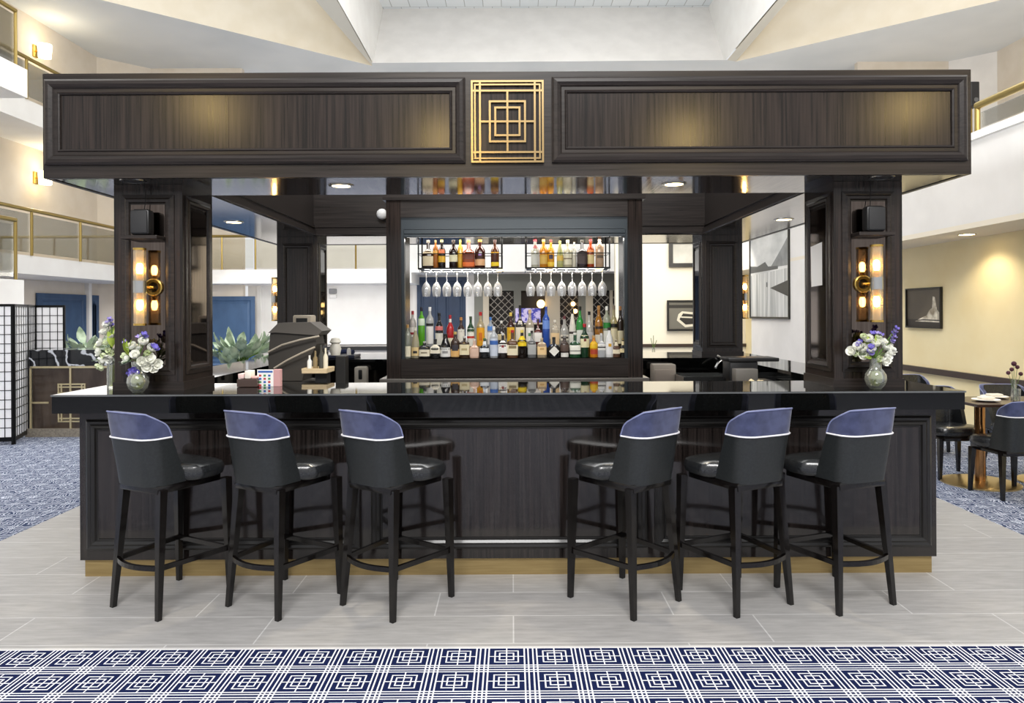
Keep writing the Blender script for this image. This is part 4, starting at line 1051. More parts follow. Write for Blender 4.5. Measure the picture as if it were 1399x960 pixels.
def bouquet(base, d, neck, items, leaves, lb):
    """items: kind, px, py, depth offset (photo pixels at depth d)"""
    t = thing('flower_bouquet', lb, 'flowers', base)
    c = Vector(neck)
    for kind, x, y, dd in items:
        p = W(x, y, d + dd) - Vector(base); v = p - c
        if v.length < .01: v = Vector((0, 0, 1))
        vd = v.normalized() + Vector((0, -.7, .15))
        add_blossom(t, kind, p, vd)
        mid = c.lerp(p, .5) + Vector((0, 0, .01))
        obj('stem', MB(True).tube([Vector((c.x * .3, c.y * .3, .03)), c * .98, mid, p - vd.normalized() * .005], .0022, 5), STEMG, t, True)
    for x, y, dd, x2, y2, w, m in leaves:
        p = W(x, y, d + dd) - Vector(base); q = W(x2, y2, d + dd - .02) - Vector(base)
        add_leaf(t, p, q - p, (q - p).length, w, m)
    return t
bouquet(vL, vy, (0, 0, .175), [
    ('w', 182, 476, 0), ('w', 196, 470, 0), ('w', 206, 478, 0), ('w', 186, 487, -.02), ('b', 203, 490, -.02), ('w', 176, 492, 0), ('b', 212, 497, 0), ('w', 193, 494, -.03), ('b', 207, 501, -.01), ('w', 190, 478, .02), ('g', 200, 484, -.03), ('g', 172, 487, 0), ('b', 199, 500, -.03),
    ('p', 197, 457, 0), ('l', 189, 461, 0), ('p', 195, 463, .02), ('p', 199, 461, .01), ('p', 211, 474, -.02), ('p', 213, 477, 0), ('p', 209, 473, 0), ('l', 171, 468, .01), ('p', 180, 505, -.03), ('p', 184, 503, -.03), ('p', 177, 509, -.02), ('l', 182, 509, -.03), ('p', 187, 506, -.03)],
    [(178, 486, 0, 158, 468, .05, GREENB), (176, 480, -.02, 166, 468, .045, GREENB), (180, 478, .0, 172, 466, .04, GREENB), (178, 492, -.02, 164, 501, .045, GREENL), (176, 490, -.02, 168, 503, .05, GREENL), (200, 480, -.02, 205, 486, .03, GREENB), (190, 470, .02, 196, 458, .03, GREENL)],
    'bouquet of white flowers with violet sprigs in the bulbous vase, left of the bar')
bouquet(vR, vy, (0, 0, .175), [
    ('w', 1186, 466, 0), ('w', 1195, 472, -.01), ('w', 1203, 470, 0), ('b', 1207, 476, 0), ('w', 1180, 478, 0), ('b', 1209, 488, -.02), ('w', 1212, 482, 0), ('w', 1174, 475, 0), ('b', 1215, 478, .01), ('w', 1190, 479, -.02), ('g', 1199, 490, -.02), ('g', 1180, 462, 0), ('g', 1199, 462, 0), ('w', 1165, 481, 0), ('g', 1171, 484, 0), ('b', 1183, 486, 0), ('b', 1206, 492, -.03),
    ('p', 1192, 456, 0), ('l', 1198, 456, 0), ('p', 1203, 458, 0), ('p', 1175, 468, 0), ('l', 1173, 471, 0), ('p', 1190, 474, -.03), ('p', 1193, 478, -.03), ('p', 1188, 480, -.03), ('l', 1191, 483, -.03), ('l', 1219, 465, 0), ('l', 1221, 460, 0), ('p', 1219, 456, .01), ('l', 1222, 453, 0), ('l', 1217, 461, .01), ('p', 1224, 449, 0), ('l', 1217, 467, 0), ('l', 1216, 485, 0)],
    [(1192, 480, 0, 1178, 460, .045, GREENB), (1196, 470, 0, 1202, 458, .04, GREENB), (1205, 478, 0, 1216, 470, .04, GREENL), (1190, 486, -.02, 1180, 494, .035, GREENB), (1198, 492, -.02, 1204, 497, .04, GREENB)],
    'bouquet of white and violet flowers in the bulbous vase, right of the bar')
bouquet(vT, 4.42, (0, 0, .235), [
    ('w', 145, 456, 0), ('w', 140, 470, 0), ('g', 147, 470, -.01), ('g', 150, 478, -.02), ('w', 138, 480, 0), ('g', 144, 484, -.02), ('g', 153, 481, -.02), ('w', 142, 490, 0), ('g', 136, 498, 0), ('w', 150, 487, -.02), ('g', 135, 474, 0), ('w', 152, 462, 0), ('b', 148, 446, 0), ('g', 140, 500, 0),
    ('l', 152, 439, 0), ('l', 150, 436, 0), ('p', 153, 445, 0), ('l', 147, 441, 0)],
    [(150, 470, 0, 146, 444, .05, GREENB), (153, 474, -.02, 153, 452, .05, GREENB), (148, 480, 0, 132, 502, .04, GREENL), (150, 476, 0, 158, 466, .03, GREENB)],
    'tall spray of white flowers in the cylindrical vase by the left pillar')

# ================================================================== THINGS ON / BEHIND THE BAR
def cz_at(y, d): return pz(y, d)
# till
td = 5.15
t = thing('point_of_sale_terminal', 'bulky dark till terminal seen from behind on the left side of the bar', 'till', (px(408, td), td, .93))
GT = mat('till_plastic', '37332e', .5); GT2 = mat('till_hood', '57524c', .5)
def poly_prism(pts, d0, d1):
    """pts photo pixels at depth d0, extruded straight back to d1"""
    m = MB(); a = [W(x, y, d0) for x, y in pts]; n = len(a); b = [Vector((p.x, d1, p.z)) for p in a]
    m.add(a + b, [tuple(range(n)), tuple(range(2 * n - 1, n - 1, -1))] + [(i, n + i, n + (i + 1) % n, (i + 1) % n) for i in range(n)]); return m
part('monitor_back', t, poly_prism([(369, 455), (376, 452), (430, 456), (432, 470), (418, 500), (412, 520), (368, 520), (366, 490)], td, td + .22), GT)
part('hood', t, poly_prism([(366, 455), (380, 441), (424, 440), (440, 452), (434, 458), (376, 454)], td - .02, td + .25), GT2)
part('stand', t, poly_prism([(378, 520), (436, 520), (440, 530), (372, 530)], td + .01, td + .24), GT)
tag(obj('power_cable', MB(True).tube([W(366, 481, td - .03), W(385, 471, td - .05), W(410, 464, td - .05), W(436, 459, td - .04)], .007, 8), mat('grey_cable', 'a89f90', .5), smooth=True), 'upper pale cable looping across the back of the till', 'cable')
tag(obj('power_cable', MB(True).tube([W(374, 503, td - .03), W(392, 492, td - .05), W(412, 482, td - .06), W(430, 474, td - .06)], .007, 8), MATS['grey_cable'], smooth=True), 'lower pale cable looping across the back of the till', 'cable')
# small printer behind till
t = thing('receipt_printer', 'small beige receipt printer peeking above the till', 'printer', (px(417, 5.5), 5.5, 1.3))
part('housing', t, MB().cbox(px(404, 5.5), px(429, 5.5), 5.42, 5.56, pz(447, 5.5), pz(429, 5.5), .012), mat('beige_plastic', 'b9ad9b', .5), True)
part('paper_slot', t, MB().box(px(409, 5.5), px(424, 5.5), 5.414, 5.43, pz(440, 5.5), pz(433, 5.5)), BLACK)
part('pedestal', t, MB().box(px(410, 5.5), px(424, 5.5), 5.45, 5.54, .94, pz(447, 5.5)), BLACK)
# condiment tray with small bottles right of the till
td2 = 5.0
t = thing('garnish_tray', 'pale wooden garnish tray right of the till', 'tray', (px(435, td2), td2, pz(505, td2)))
z0 = pz(508, td2)
part('tray_floor', t, MB().cbox(px(415, td2), px(449, td2), td2 - .06, td2 + .16, z0, z0 + .018, .004), mat('pale_wood', 'c9b592', .5))
part('tray_lip', t, MB().ring((px(415, td2), px(449, td2), td2 - .06, td2 + .16), (px(415, td2) + .012, px(449, td2) - .012, td2 - .048, td2 + .148), z0 + .018, z0 + .035), MATS['pale_wood'])
part('tray_leg', t, MB().box(px(430, td2), px(446, td2), td2, td2 + .1, .94, z0), BLACK)
for i, (x, yt, c, lb) in enumerate(((421, 484, 'd8d8d4', 'clear'), (429, 478, '7a6a4a', 'brown'), (437, 470, '3a3a34', 'dark'), (443, 474, 'c9c3b0', 'cream'))):
    h = pz(yt, td2) - z0 - .02; r = .017
    b = obj('condiment_bottle', MB(True).lathe([(.0001, 0), (r, 0), (r, h * .6), (r * .4, h * .75), (r * .4, h), (.0001, h)], (0, 0, 0), 12), gm(c, 'o'), smooth=True, loc=(px(x, td2) , td2 + .03 , z0 + .019))
    tag(b, f'small {lb} dressing bottle standing on the garnish tray by the till', 'bottle', 'little bottles on the garnish tray')
tag(obj('spray_head', MB(True).lathe([(.0001, 0), (.035, 0), (.045, .05), (.03, .09), (.045, .1), (.03, .13), (.0001, .135)], (0, 0, 0), 14), mat('pump_white', 'd6d2c6', .4), smooth=True, loc=(px(458, 5.53), 5.53, pz(487, 5.25))), 'cream topped pump jug right of the till', 'jug')
tag(obj('pump_stand', MB().cbox(px(450, 5.3), px(464, 5.3), 5.47, 5.59, .94, pz(487.5, 5.25) , .006), mat('stand_black', '252423', .4)), 'dark stand carrying the cream pump jug', 'stand')
# lower ice-well shelf for these (under-counter station)
t = thing('speed_station', 'steel under-counter work station along the inner side of the bar front', 'work station', (XC, 5.0, 0))
part('work_top', t, MB().box(XC - 2.05, XC + 2.05, 4.68, 5.45, .90, .939), mat('station_steel', '4a4a4a', .3, .6))
part('station_body', t, MB().box(XC - 2.04, XC + 2.04, 4.70, 5.44, 0, .90), BLACK)
# napkin caddy and drink card
nd_ = 4.45
t = thing('napkin_caddy', 'clear caddy of pink and white napkins on the counter left of the till', 'caddy', (px(341, nd_), nd_, CZ + .001))
part('holder', t, MB().cbox(px(327, nd_), px(355, nd_), nd_ - .05, nd_ + .05, CZ + .001, CZ + .05, .004), mat('smoke_acrylic', '4a3a34', .1))
for i, (c, y1) in enumerate((('e8c9c4', 508), ('efe6da', 504), ('d9a9a4', 512))):
    part('napkin', t, MB().cbox(px(328 + i * 9, nd_), px(336 + i * 9, nd_), nd_ - .04, nd_ + .04, CZ + .052, pz(y1, nd_), .004), mat(f'napkin_{c}', c, .9), True)
t = thing('drink_card', 'standing drinks card with blue and red icons next to the till', 'card', (px(362, nd_), nd_, CZ + .001))
m = MB(); m.box(px(352, nd_), px(374, nd_), nd_ - .012, nd_ - .004, CZ + .001, pz(503, nd_)); part('card', t, m, PAPER)
m = MB(); m.box(px(374, nd_), px(383, nd_), nd_ - .012, nd_ + .03, CZ + .001, pz(503, nd_)); part('card_side', t, m, mat('pink_side', 'c99a9a', .7))
m = MB()
m.box(px(353, nd_), px(373, nd_), nd_ - .0135, nd_ - .0118, pz(507, nd_), pz(504.5, nd_)); part('heading_band', t, m, mat('icon_blue', '2f5fae', .6))
for i in range(3):
    for j in range(4):
        cx_, cy_ = 356 + i * 6.2, 511 + j * 4.4
        m = MB(); m.box(px(cx_ - 1.6, nd_), px(cx_ + 1.6, nd_), nd_ - .0135, nd_ - .0118, pz(cy_ + 1.3, nd_), pz(cy_ - 1.3, nd_))
        part('icon', t, m, mat(('icon_red', 'icon_green', 'icon_blue')[(i + 2 * j) % 3], ('b8323a', '3f8a5a', '2f5fae')[(i + 2 * j) % 3], .6))
tag(obj('juice_carton', MB().cbox(px(345, 4.6), px(354, 4.6), 4.56, 4.62, CZ + .001, pz(515, 4.6), .004), mat('red_print', 'b8443a', .6)), 'small red printed packet between napkins and drinks card', 'packet')
# soap / towel dispensers on rear inner face
rd = 6.99
t = thing('soap_dispenser', 'pale soap dispenser with dark keyhole under the rear counter', 'dispenser', (px(494.5, rd), rd, pz(527, rd)))
part('housing', t, MB().cbox(px(486, rd), px(503, rd), rd - .09, rd + .02, pz(530, rd), pz(499, rd), .02), mat('pale_plastic', 'cfc8bb', .4), True)
part('window', t, MB().cbox(px(492, rd), px(497, rd), rd - .1, rd - .085, pz(516, rd), pz(503, rd), .008), BLACK, True)
t = thing('towel_dispenser', 'cream paper towel dispenser right of the bottle cabinet', 'dispenser', (px(904, rd), rd, pz(527, rd)))
part('housing', t, MB().cbox(px(888, rd), px(919, rd), rd - .14, rd + .02, pz(530, rd), pz(497, rd), .015), mat('cream_plastic', 'd8cdbf', .4), True)
part('front_plate', t, MB().cbox(px(890, rd), px(917, rd), rd - .15, rd - .135, pz(530, rd), pz(504, rd), .006), mat('pinkish_plastic', 'cbbdb0', .4), True)
# rear items: blue tray on rear counter
q = W(468, 484, 7.3)
t = thing('cleaning_tray', 'dark blue tray with rolled cloths on the rear counter', 'tray', (q.x, 7.3, CZ + .001))
part('tray_floor', t, MB().cbox(px(450, 7.3), px(487, 7.3), 7.2, 7.5, CZ + .001, CZ + .03, .006), mat('navy_plastic', '2a3048', .4))
part('cloth', t, MB(True).tube([(px(456, 7.3), 7.3, CZ + .055), (px(470, 7.3), 7.36, CZ + .06), (px(482, 7.3), 7.33, CZ + .055)], .024, 8), mat('navy_cloth', '323a5c', .9), True)
part('jar', t, MB(True).lathe([(.0001, 0), (.022, 0), (.02, .05), (.012, .07), (.0001, .07)], (px(477, 7.28), 7.26, CZ + .031), 12), CER, True)
# thermostat on far wall
t = thing('thermostat', 'small grey and white wall box on the far white wall', 'thermostat', (px(453, 22.4), 22.4, pz(398, 22.4)))
part('housing', t, MB().cbox(px(449, 22.4), px(459, 22.4), 22.42, 22.53, pz(400, 22.4), pz(393, 22.4), .02), mat('mid_grey', '8d8d8d', .5))
part('cover', t, MB().cbox(px(450, 22.4), px(459, 22.4), 22.42, 22.53, pz(406, 22.4), pz(401, 22.4), .02), WHITE)
# sink with faucet, steel panels (right)
t = thing('bar_sink', 'steel hand sink behind the bar right of the towel dispenser', 'sink', (px(950, 6.7), 6.7, .93))
part('basin', t, MB().ring((px(930, 6.6), px(1000, 6.6), 6.5, 6.98), (px(930, 6.6) + .03, px(1000, 6.6) - .03, 6.53, 6.95), .72, .93), STEEL)
part('basin_floor', t, MB().box(px(930, 6.6) + .02, px(1000, 6.6) - .02, 6.52, 6.96, .71, .73), STEEL)
part('cabinet', t, MB().box(px(930, 6.6), px(1000, 6.6), 6.5, 6.98, 0, .71), BLACK)
fx = px(988, 6.85)
t = thing('faucet', 'chrome gooseneck faucet over the hand sink', 'faucet', (fx, 6.85, .93))
part('spout', t, MB(True).tube([(fx + .03, 6.9, .931), (fx + .03, 6.9, 1.02), (fx + .0, 6.87, 1.06), (fx - .06, 6.82, 1.03), (fx - .09, 6.8, .99)], .013, 10), CHROME, True)
part('lever', t, MB(True).tube([(fx + .03, 6.9, 1.03), (fx - .02, 6.88, 1.085), (fx - .05, 6.87, 1.10)], .008, 8), CHROME, True)
part('base', t, MB(True).cyl((fx + .03, 6.9, .931), (fx + .03, 6.9, .96), .025, n=14), CHROME, True)
# black screen units at right
t = thing('order_screen', 'black order screen with grey box on the right side of the bar', 'screen', (px(1025, 5.6), 5.6, 0))
part('screen_hood', t, MB().cbox(px(993, 5.6), px(1062, 5.6), 5.56, 5.8, pz(495, 5.6), pz(490, 5.6), .006), BLACK, True)
part('screen', t, MB().cbox(px(996, 5.6), px(1034, 5.6), 5.58, 5.78, pz(521, 5.6), pz(495, 5.6), .008), BLACK, True)
part('grey_box', t, MB().cbox(px(1003, 5.5), px(1033, 5.5), 5.46, 5.57, pz(523, 5.5), pz(505, 5.5), .006), mat('box_grey', '6a6660', .5), True)
part('stand', t, MB().box(px(1000, 5.6), px(1055, 5.6), 5.59, 5.77, .0, pz(521, 5.6)), BLACK)
t = thing('garnish_bowl', 'shallow steel bowl of cut fruit behind the counter at right', 'bowl', (px(1028, 5.2), 5.2, .94))
part('dish', t, MB(True).lathe([(.0001, 0), (.08, 0), (.13, .05), (.126, .052), (.078, .006), (.0001, .006)], (px(1028, 5.2), 5.2, .94), 24), STEEL, True)
o = part('fruit_pieces', t, MB(True), mat('cut_fruit', 'e6d3a8', .6))
bm_ = MB(True)
for i in range(28):
    a = random.random() * 6.28; r = random.random() * .09; bm_.ball((r * math.cos(a), r * math.sin(a), .05 + random.random() * .02), .016, 6, 4)
bpy.data.objects.remove(o)
o = obj('fruit_pieces', bm_, MATS['cut_fruit'], t, True); o['kind'] = 'stuff'

# ================================================================== LEFT BACKGROUND FURNITURE
# folding screen
t = thing('folding_screen', 'black framed paper folding screen standing at the left edge', 'screen', (-6.0, 8.7, 0))
SH = 1.65
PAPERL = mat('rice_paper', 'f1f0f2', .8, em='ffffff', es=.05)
pts = [Vector((-6.6, 8.28, 0)), Vector((-5.85, 8.42, 0)), Vector((-6.08, 9.0, 0)), Vector((-6.40, 9.62, 0)), Vector((-6.03, 9.68, 0))]
for i in range(4):
    a, b = pts[i], pts[i + 1]; d = (b - a); L = d.length; d.normalize(); n = Vector((d.y, -d.x, 0))
    def bx(m, u0, u1, z0, z1, t0, t1):
        vs = [a + d * u + n * q + Vector((0, 0, z)) for z in (z0, z1) for u, q in ((u0, t0), (u1, t0), (u1, t1), (u0, t1))]
        m.add(vs, [(3, 2, 1, 0), (4, 5, 6, 7), (0, 1, 5, 4), (1, 2, 6, 5), (2, 3, 7, 6), (3, 0, 4, 7)])
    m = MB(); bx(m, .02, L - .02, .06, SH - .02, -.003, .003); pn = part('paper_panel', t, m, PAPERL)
    m = MB(); bx(m, .0, .025, .0, SH, -.014, .014); part('frame_post', pn, m, DARKM)
    m = MB(); bx(m, L - .025, L, .0, SH, -.014, .014); part('frame_post', pn, m, DARKM)
    m = MB(); bx(m, .025, L - .025, SH - .03, SH, -.012, .012); part('frame_rail', pn, m, DARKM)
    m = MB(); bx(m, .025, L - .025, .04, .09, -.012, .012); part('frame_rail', pn, m, DARKM)
    m = MB(); nx = max(4, round(L / .1)); nz = 14
    for k in range(1, nx): bx(m, L * k / nx - .004, L * k / nx + .004, .09, SH - .03, -.009, .009)
    for k in range(1, nz): z = .09 + (SH - .12) * k / nz; bx(m, .025, L - .025, z - .004, z + .004, -.0085, .0085)
    part('lattice', pn, m, DARKM)
# marble-topped console
cd = 8.95
t = thing('host_console', 'dark console with black marble top and gold inlay left of the bar', 'console', (-5.2, cd, 0))
X0, X1 = px(39, cd), -4.65
zt_ = pz(475, cd)
part('marble_top', t, MB().box(X0, X1, cd, cd + .6, pz(497, cd), zt_), MARBLE)
CONB = noise_mat('console_bronze', '3a302a', '52463c', (3, 3, 1), 2, 3, .15)
part('body', t, MB().box(X0 + .03, X1 - .03, cd + .03, cd + .57, .10, pz(500, cd)), CONB)
part('gold_band', t, MB().box(X0 + .01, X1 - .01, cd + .01, cd + .59, pz(500, cd), pz(497, cd)), mat('gold_trim', 'd8c9a0', .3, .6))
part('plinth', t, MB().box(X0 - .03, X1, cd - .03, cd + .6, 0, .10), noise_mat('plinth_stone', '7a7266', '978e80', (1, 1, 1), 40, 3, .8))
GT_ = MATS['gold_trim']
for xa, xb, ya, yb in ((38.5, 41, 500, 592), (41, 64, 546, 548.5), (93, 95.5, 500, 592)):
    part('inlay_bar', t, MB().box(px(xa, cd), px(xb, cd), cd + .018, cd + .035, pz(yb, cd), pz(ya, cd)), GT_)
for yc_, hh in ((530, 8), (565, 8)):
    for dy in (-hh, -hh + 4, hh - 4, hh):
        part('inlay_bar', t, MB().box(px(77, cd), px(115, cd), cd + .016, cd + .034, pz(yc_ + dy + .9, cd), pz(yc_ + dy - .9, cd)), GT_)
    for xx in (78, 82, 110, 114):
        part('inlay_bar', t, MB().box(px(xx - .9, cd), px(xx + .9, cd), cd + .0165, cd + .0345, pz(yc_ + hh, cd), pz(yc_ - hh, cd)), GT_)
# plants
def leafy_plant(loc, n, L, w, spread, lb, pot_h=.25):
    t = thing('potted_plant', lb, 'plant', loc)
    obj('pot', MB(True).lathe([(.0001, 0), (.12, 0), (.16, pot_h), (.14, pot_h), (.13, .04), (.0001, .04)], (0, 0, 0), 20), mat('grey_pot', '6b6a66', .6), t, True)
    for i in range(n):
        a = i * 2.4; el = random.uniform(-.2, .9); r = random.uniform(.1, spread)
        p0 = Vector((0, 0, pot_h - .02)); p1 = Vector((math.cos(a) * r * .8, math.sin(a) * r * .8, pot_h + .02 + random.uniform(.02, .30)))
        obj('stem', MB(True).tube([p0, p0.lerp(p1, .5) + Vector((0, 0, .06)), p1], .006, 5), STEMG, t, True)
        dv = Vector((math.cos(a) * math.cos(el), math.sin(a) * math.cos(el), math.sin(el) * .7))
        add_leaf(t, p1, dv, L * random.uniform(.75, 1.15), w * random.uniform(.8, 1.15), GREENL)
    return t
leafy_plant((px(118, 10.2), 10.2, .55), 34, .24, .11, .22, 'broad leaved plant behind the marble console left of the flowers')
tag(obj('plant_bench', MB().cbox(px(118, 10.2) - .4, px(118, 10.2) + .4, 9.95, 10.5, .001, .548, .01), GREIGE), 'low grey bench carrying the plant behind the console', 'bench')
leafy_plant((px(328, 9.4), 9.4, .54), 64, .25, .135, .36, 'broad leaved plant seen between the left pillars of the bar')
tag(obj('plant_bench', MB().cbox(px(325, 9.4) - .7, px(325, 9.4) + .7, 9.15, 9.7, .001, .538, .01), BLUEP), 'low blue bench carrying the plant seen between the left pillars', 'bench')
t = thing('banquette', 'blue upholstered banquette behind the left side of the bar', 'bench', (-3.9, 8.75, 0))
part('seat', t, MB().cbox(-4.45, -3.2, 8.5, 9.0, .001, .46, .02), BLUEP, True)
part('backrest', t, MB().cbox(-4.45, -3.2, 8.9, 9.03, .46, .9, .03), noise_mat('blue_fabric', '3c5578', '4a6386', (1, 1, 1), 30, 3, .9), True)

# ================================================================== PICTURES
FRM = mat('black_frame', '15130f', .4)
def pic_on_x(name, X, x0, x1, yt, yb, lb, shapes, mats, sgn=1, frame=.04):
    """picture on plane x = X facing -x; edges by photo px at x0 (far) and x1 (near)"""
    d0 = X * F / (x0 - CX); d1 = X * F / (x1 - CX)
    zt_, zb__ = pz(yt + (x1 - CX) * ROLL, d1), pz(yb + (x1 - CX) * ROLL, d1)
    t = thing(name, lb, 'picture', (X, (d0 + d1) / 2, (zt_ + zb__) / 2))
    w, h = d0 - d1, zt_ - zb__
    O = Vector((X - .001, d0, zb__)); U = Vector((0, -1, 0)); V = Vector((0, 0, 1)); N = U.cross(V)
    part('frame', t, MB().rects(O, U, V, w, h, [(0, 0), (0, .035), (frame, .035), (frame, .02)]), FRM)
    m = MB()
    for k, (mi, pts) in enumerate(shapes):
        m.mi = mi; m.quad(*[O + U * (frame + a * (w - 2 * frame)) + V * (frame + b * (h - 2 * frame)) + N * (.015 + .0008 * k) for a, b in pts])
    part('print', t, m, mats)
def pic_on_y(name, Y, x0, x1, yt, yb, lb, shapes, mats, frame=.05):
    X0, X1 = px(x0, Y), px(x1, Y); Z0, Z1 = pz(yb, Y), pz(yt, Y); w, h = X1 - X0, Z1 - Z0
    t = thing(name, lb, 'picture', ((X0 + X1) / 2, Y, (Z0 + Z1) / 2))
    O = Vector((X0, Y, Z0)); U = Vector((1, 0, 0)); V = Vector((0, 0, 1)); N = Vector((0, -1, 0))
    part('frame', t, MB().rects(O, U, V, w, h, [(0, 0), (0, .035), (frame, .035), (frame, .02)]), FRM)
    m = MB()
    for k, (mi, pts) in enumerate(shapes):
        m.mi = mi; m.quad(*[O + U * (frame + a * (w - 2 * frame)) + V * (frame + b * (h - 2 * frame)) + N * (.015 + .0015 * k) for a, b in pts])
    part('print', t, m, mats)
full = [(0, 0), (1, 0), (1, 1), (0, 1)]
SKY = noise_mat('print_sky', 'a9abab', 'e2e2e0', (.6, .6, 1.2), 1.3, 4, .4); LAKE = noise_mat('print_lake', '9b9d9d', 'd8d8d6', (.5, 6, .35), 1.4, 4, .4)
HILL = mat('print_hill', '4d4f50', .5); MNT = noise_mat('print_mountain', '6a6c6d', '8b8d8d', (1, 1, 1), 3, 4, .5); DOCK = mat('print_dock', '2f3031', .5)
pic_on_x('lake_photograph', 5.14, 1026, 1080, 302, 436, 'large black and white mountain lake photograph on the wall right of the bar',
         [(0, full), (1, [(0, 0), (1, 0), (1, .53), (0, .50)]), (3, [(.55, .56), (1, .56), (1, .88), (.9, .8), (.7, .66)]), (2, [(0, .53), (0, .62), (.2, .60), (.42, .64), (.5, .58), (.75, .57), (.75, .535)]),
          (4, [(.55, .33), (1, .40), (1, .22)]), (2, [(.45, .345), (.48, .345), (.48, .4), (.45, .4)])], [SKY, LAKE, HILL, MNT, DOCK])
SEP = noise_mat('print_dark_sea', '4a4238', '5c5346', (.4, 1, 1), 1.5, 3, .5); SPRAY = noise_mat('print_spray', '8a7d68', 'e9e2d0', (1, 1, 1), 9, 4, .5); SEA2 = mat('print_sea_band', '2c2620', .5)
pic_on_x('ship_photograph', 5.855, 1240, 1288, 391.5, 449, 'sepia photograph of a spray covered ship on the right wall',
         [(0, full), (2, [(0, 0), (1, 0), (1, .2), (0, .2)]), (1, [(.25, .14), (1, .12), (1, .34), (.9, .45), (.84, .78), (.78, .8), (.76, .5), (.68, .44), (.6, .3), (.4, .22)]), (2, [(.1, .15), (.55, .17), (.98, .16), (.98, .19), (.5, .2)])], [SEP, SPRAY, SEA2], frame=.02)
pic_on_y('boat_photograph', 17.94, 911, 952, 411, 453, 'small photograph of a rowing boat on the far cream wall',
         [(0, full), (2, [(0, .78), (1, .78), (1, .9), (0, .9)]), (1, [(.3, .32), (.62, .06), (.98, .1), (.98, .62), (.5, .66), (.36, .55)]), (2, [(.4, .36), (.64, .16), (.92, .18), (.92, .54), (.54, .58)]), (1, [(.46, .42), (.9, .40), (.9, .45), (.46, .47)])], [mat('print_grey', '6b675c', .5), mat('print_boat', 'd9d2bd', .5), mat('print_dark', '2a2620', .5)])
pic_on_y('framed_mirror', 17.94, 914, 960, 329, 366, 'framed pale picture above the boat photograph on the far wall',
         [(0, full)], [noise_mat('print_pale', 'a8a59a', 'c4c1b6', (1, 1, 1), 2, 3, .4)], frame=.1)

# gallery wall lamps (left)
def gallery_sconce(X, Y, z, lb):
    t = thing('gallery_sconce', lb, 'wall lamp', (X, Y, z))
    part('back_plate', t, MB().cbox(X - .02, X + .02, Y - .08, Y + .08, z - .15, z + .15, .01), BRASS)
    part('arm', t, MB(True).cyl((X + .02, Y, z), (X + .2, Y, z), .02, n=10), BRASS, True)
    part('lamp_shade', t, MB(True).lathe([(.14, -.16), (.16, .16), (.15, .16), (.13, -.16), (.14, -.16)], (X + .24, Y, z), 18), SHADEG, True)
    part('bulb', t, MB(True).ball((X + .24, Y, z), .06, 10, 6), SHADEG, True)
    L = bpy.data.lights.new('gallery_light', 'POINT'); L.energy = 19; L.color = (1, .92, .76); L.shadow_soft_size = .12
    lo = bpy.data.objects.new('gallery_light', L); COL.objects.link(lo); lo.location = (X + .45, Y, z + .1)
yy = -(wl + .3) * F / (CX - 65)
gallery_sconce(wl + .02, yy, pz(70 - 3, yy), 'lit wall lamp on the upper gallery at the top left')
gallery_sconce(wl + .02, yy, pz(243 - 3, yy), 'lit wall lamp above the lower gallery railing on the left')
# right side: upper speaker and dining downlight
q = WX(1334, 128, 10.5)
t = thing('wall_speaker', 'black box loudspeaker beside the canopy on the upper right wall', 'speaker', q)
s_ = q.y / F
part('cabinet', t, MB().cbox(q.x - 6 * s_, q.x + 6 * s_, q.y, q.y + .25, q.z - 17 * s_, q.z + 17 * s_, .02), BLACK)
part('driver', t, MB(True).cyl((q.x + 1 * s_, q.y - .01, q.z - 8 * s_), (q.x + 1 * s_, q.y, q.z - 8 * s_), 3 * s_, n=14), mat('driver_grey', '5a5a5a', .5), True)
part('bracket', t, MB(True).cyl((q.x, q.y + .2, q.z - 17 * s_), (q.x, q.y + .2, 3.3), .05, n=10), BRASSR, True)
q = WX(1327, 317, 5.55)
downlight(5.5, q.y, 2.44, 'lit recessed downlight in the low ceiling above the right wall', .085)
downlight(5.5, q.y - 3.2, 2.44, 'recessed downlight in the low ceiling over the laid table', .085)

# ================================================================== LIGHTS
def area(name, loc, rot, sx, sy, e, col=(1, 1, 1)):
    L = bpy.data.lights.new(name, 'AREA'); L.shape = 'RECTANGLE'; L.size = sx; L.size_y = sy; L.energy = e; L.color = col
    o = bpy.data.objects.new(name, L); COL.objects.link(o); o.location = loc; o.rotation_euler = rot; return o
area('well_fill', ((lx + rx) / 2, 12, zp - .3), (0, 0, 0), 7, 9, 900, (1, .99, .97))  # soft overhead fill, added under the closed plank ceiling of the well
area('well_fill_left', (-7.0, 9, ZC + 1.6), (0, 0, 0), 3, 7, 380, (1, .98, .94))  # fill light added in the left ceiling recess
area('well_fill_right', (8.6, 9, ZC + 1.6), (0, 0, 0), 3, 7, 380, (1, .96, .9))  # fill light added in the right ceiling recess
area('ceiling_fill', (0, 6.0, 3.0), (PI, 0, 0), 4.6, 3.4, 1800, (.92, .965, 1))  # upward fill added inside the canopy ring to brighten the ceiling
area('front_fill', (0, -3.5, 7.5), (math.radians(48), 0, 0), 4, 2, 820, (1, .985, .965))  # unseen fill added behind the camera for bar front, stools and floor
area('gallery_under_left', (-8.5, 17, 2.35), (0, 0, 0), 3, 6, 110, (1, .95, .88))  # fill light added by the left gallery, no fitting there
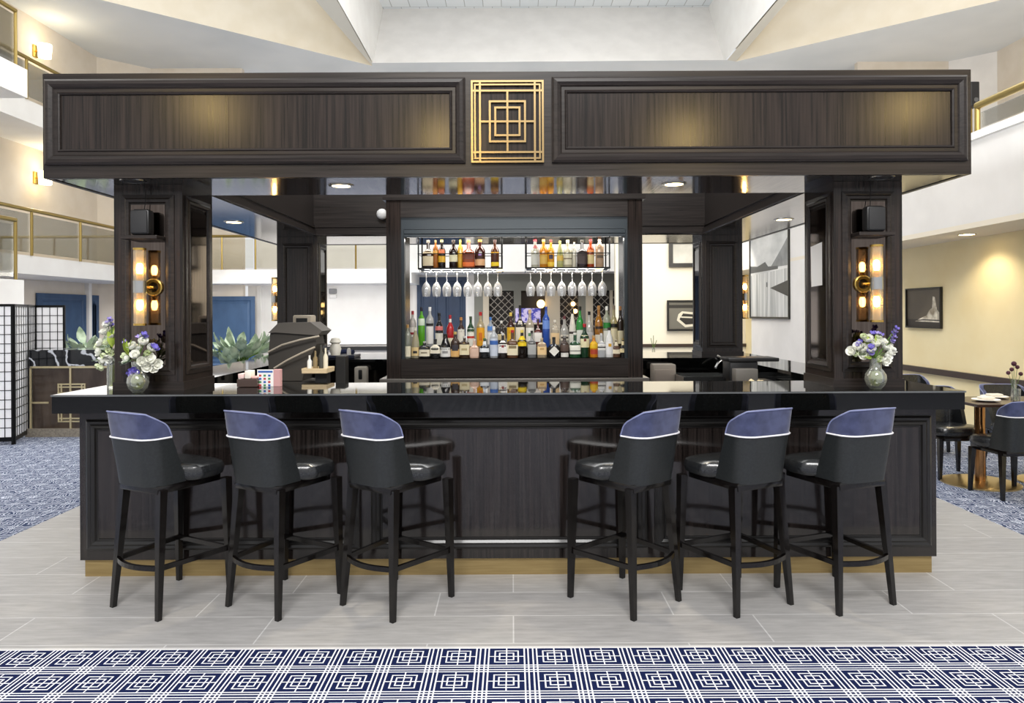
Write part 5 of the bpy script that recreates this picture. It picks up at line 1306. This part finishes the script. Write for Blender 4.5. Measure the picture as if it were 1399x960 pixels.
area('gallery_under_far', (-4.5, 19.5, 2.3), (math.radians(35), 0, 0), 7, 1.2, 130, (1, .97, .93))  # fill light added for the wall below the far gallery
area('lower_right_far', (3.9, 15.5, 3.2), (math.radians(50), 0, 0), 1.8, 1.5, 50, (1, .93, .8))
area('cabinet_top_fill', ((X9(548) + X9(858)) / 2, D0 + .14, Z9(325)), (math.radians(-12), 0, 0), 1.8, .05, 6, (1, .95, .87))  # light added below the shutter to brighten bottles, no fitting modelled
area('shelf_fill', (px(630, RD), RD - .04, RZ - .02), (math.radians(-25), 0, 0), .6, .06, 9, (1, .93, .82))  # lights added under both shelves to brighten glasses and lower bottles
area('shelf_fill', (px(775, RD), RD - .04, RZ - .02), (math.radians(-25), 0, 0), .6, .06, 9, (1, .93, .82))
area('cabinet_front_fill', ((X9(548) + X9(858)) / 2, 4.75, 2.25), (math.radians(48), 0, 0), 1.8, .25, 16, (1, .97, .93))
for x_, y_ in ((290, 148), (1240, 150), (935, 190), (606, 192)):
    p_ = W(x_, y_, FY); L = bpy.data.lights.new('lobby_spot', 'SPOT'); L.energy = 75; L.color = (1, .70, .26); L.shadow_soft_size = .15; L.spot_size = .3; L.spot_blend = .8
    lo = bpy.data.objects.new('lobby_spot', L); COL.objects.link(lo); tt = 5.5
    lo.location = (p_.x + (x_ - CX) / F * tt, FY - tt, p_.z + (HY - y_) / F * tt)
    lo.rotation_euler = (p_ - lo.location).to_track_quat('-Z', 'Y').to_euler()
for yq in (q.y - 3.2, q.y, q.y + 3):
    L = bpy.data.lights.new('dining_spot', 'SPOT'); L.energy = 48; L.color = (1, .86, .6); L.spot_size = 2.3; L.spot_blend = .6; L.shadow_soft_size = .08
    lo = bpy.data.objects.new('dining_spot', L); COL.objects.link(lo); lo.location = (5.5, yq, 2.42)
w = bpy.data.worlds.new('world'); sc.world = w; w.use_nodes = True
bgn = w.node_tree.nodes['Background']; bgn.inputs[0].default_value = (.98, .985, 1, 1); bgn.inputs[1].default_value = .8
sc.view_settings.view_transform = 'Standard'
sc.view_settings.look = 'None'
sc.view_settings.exposure = 0
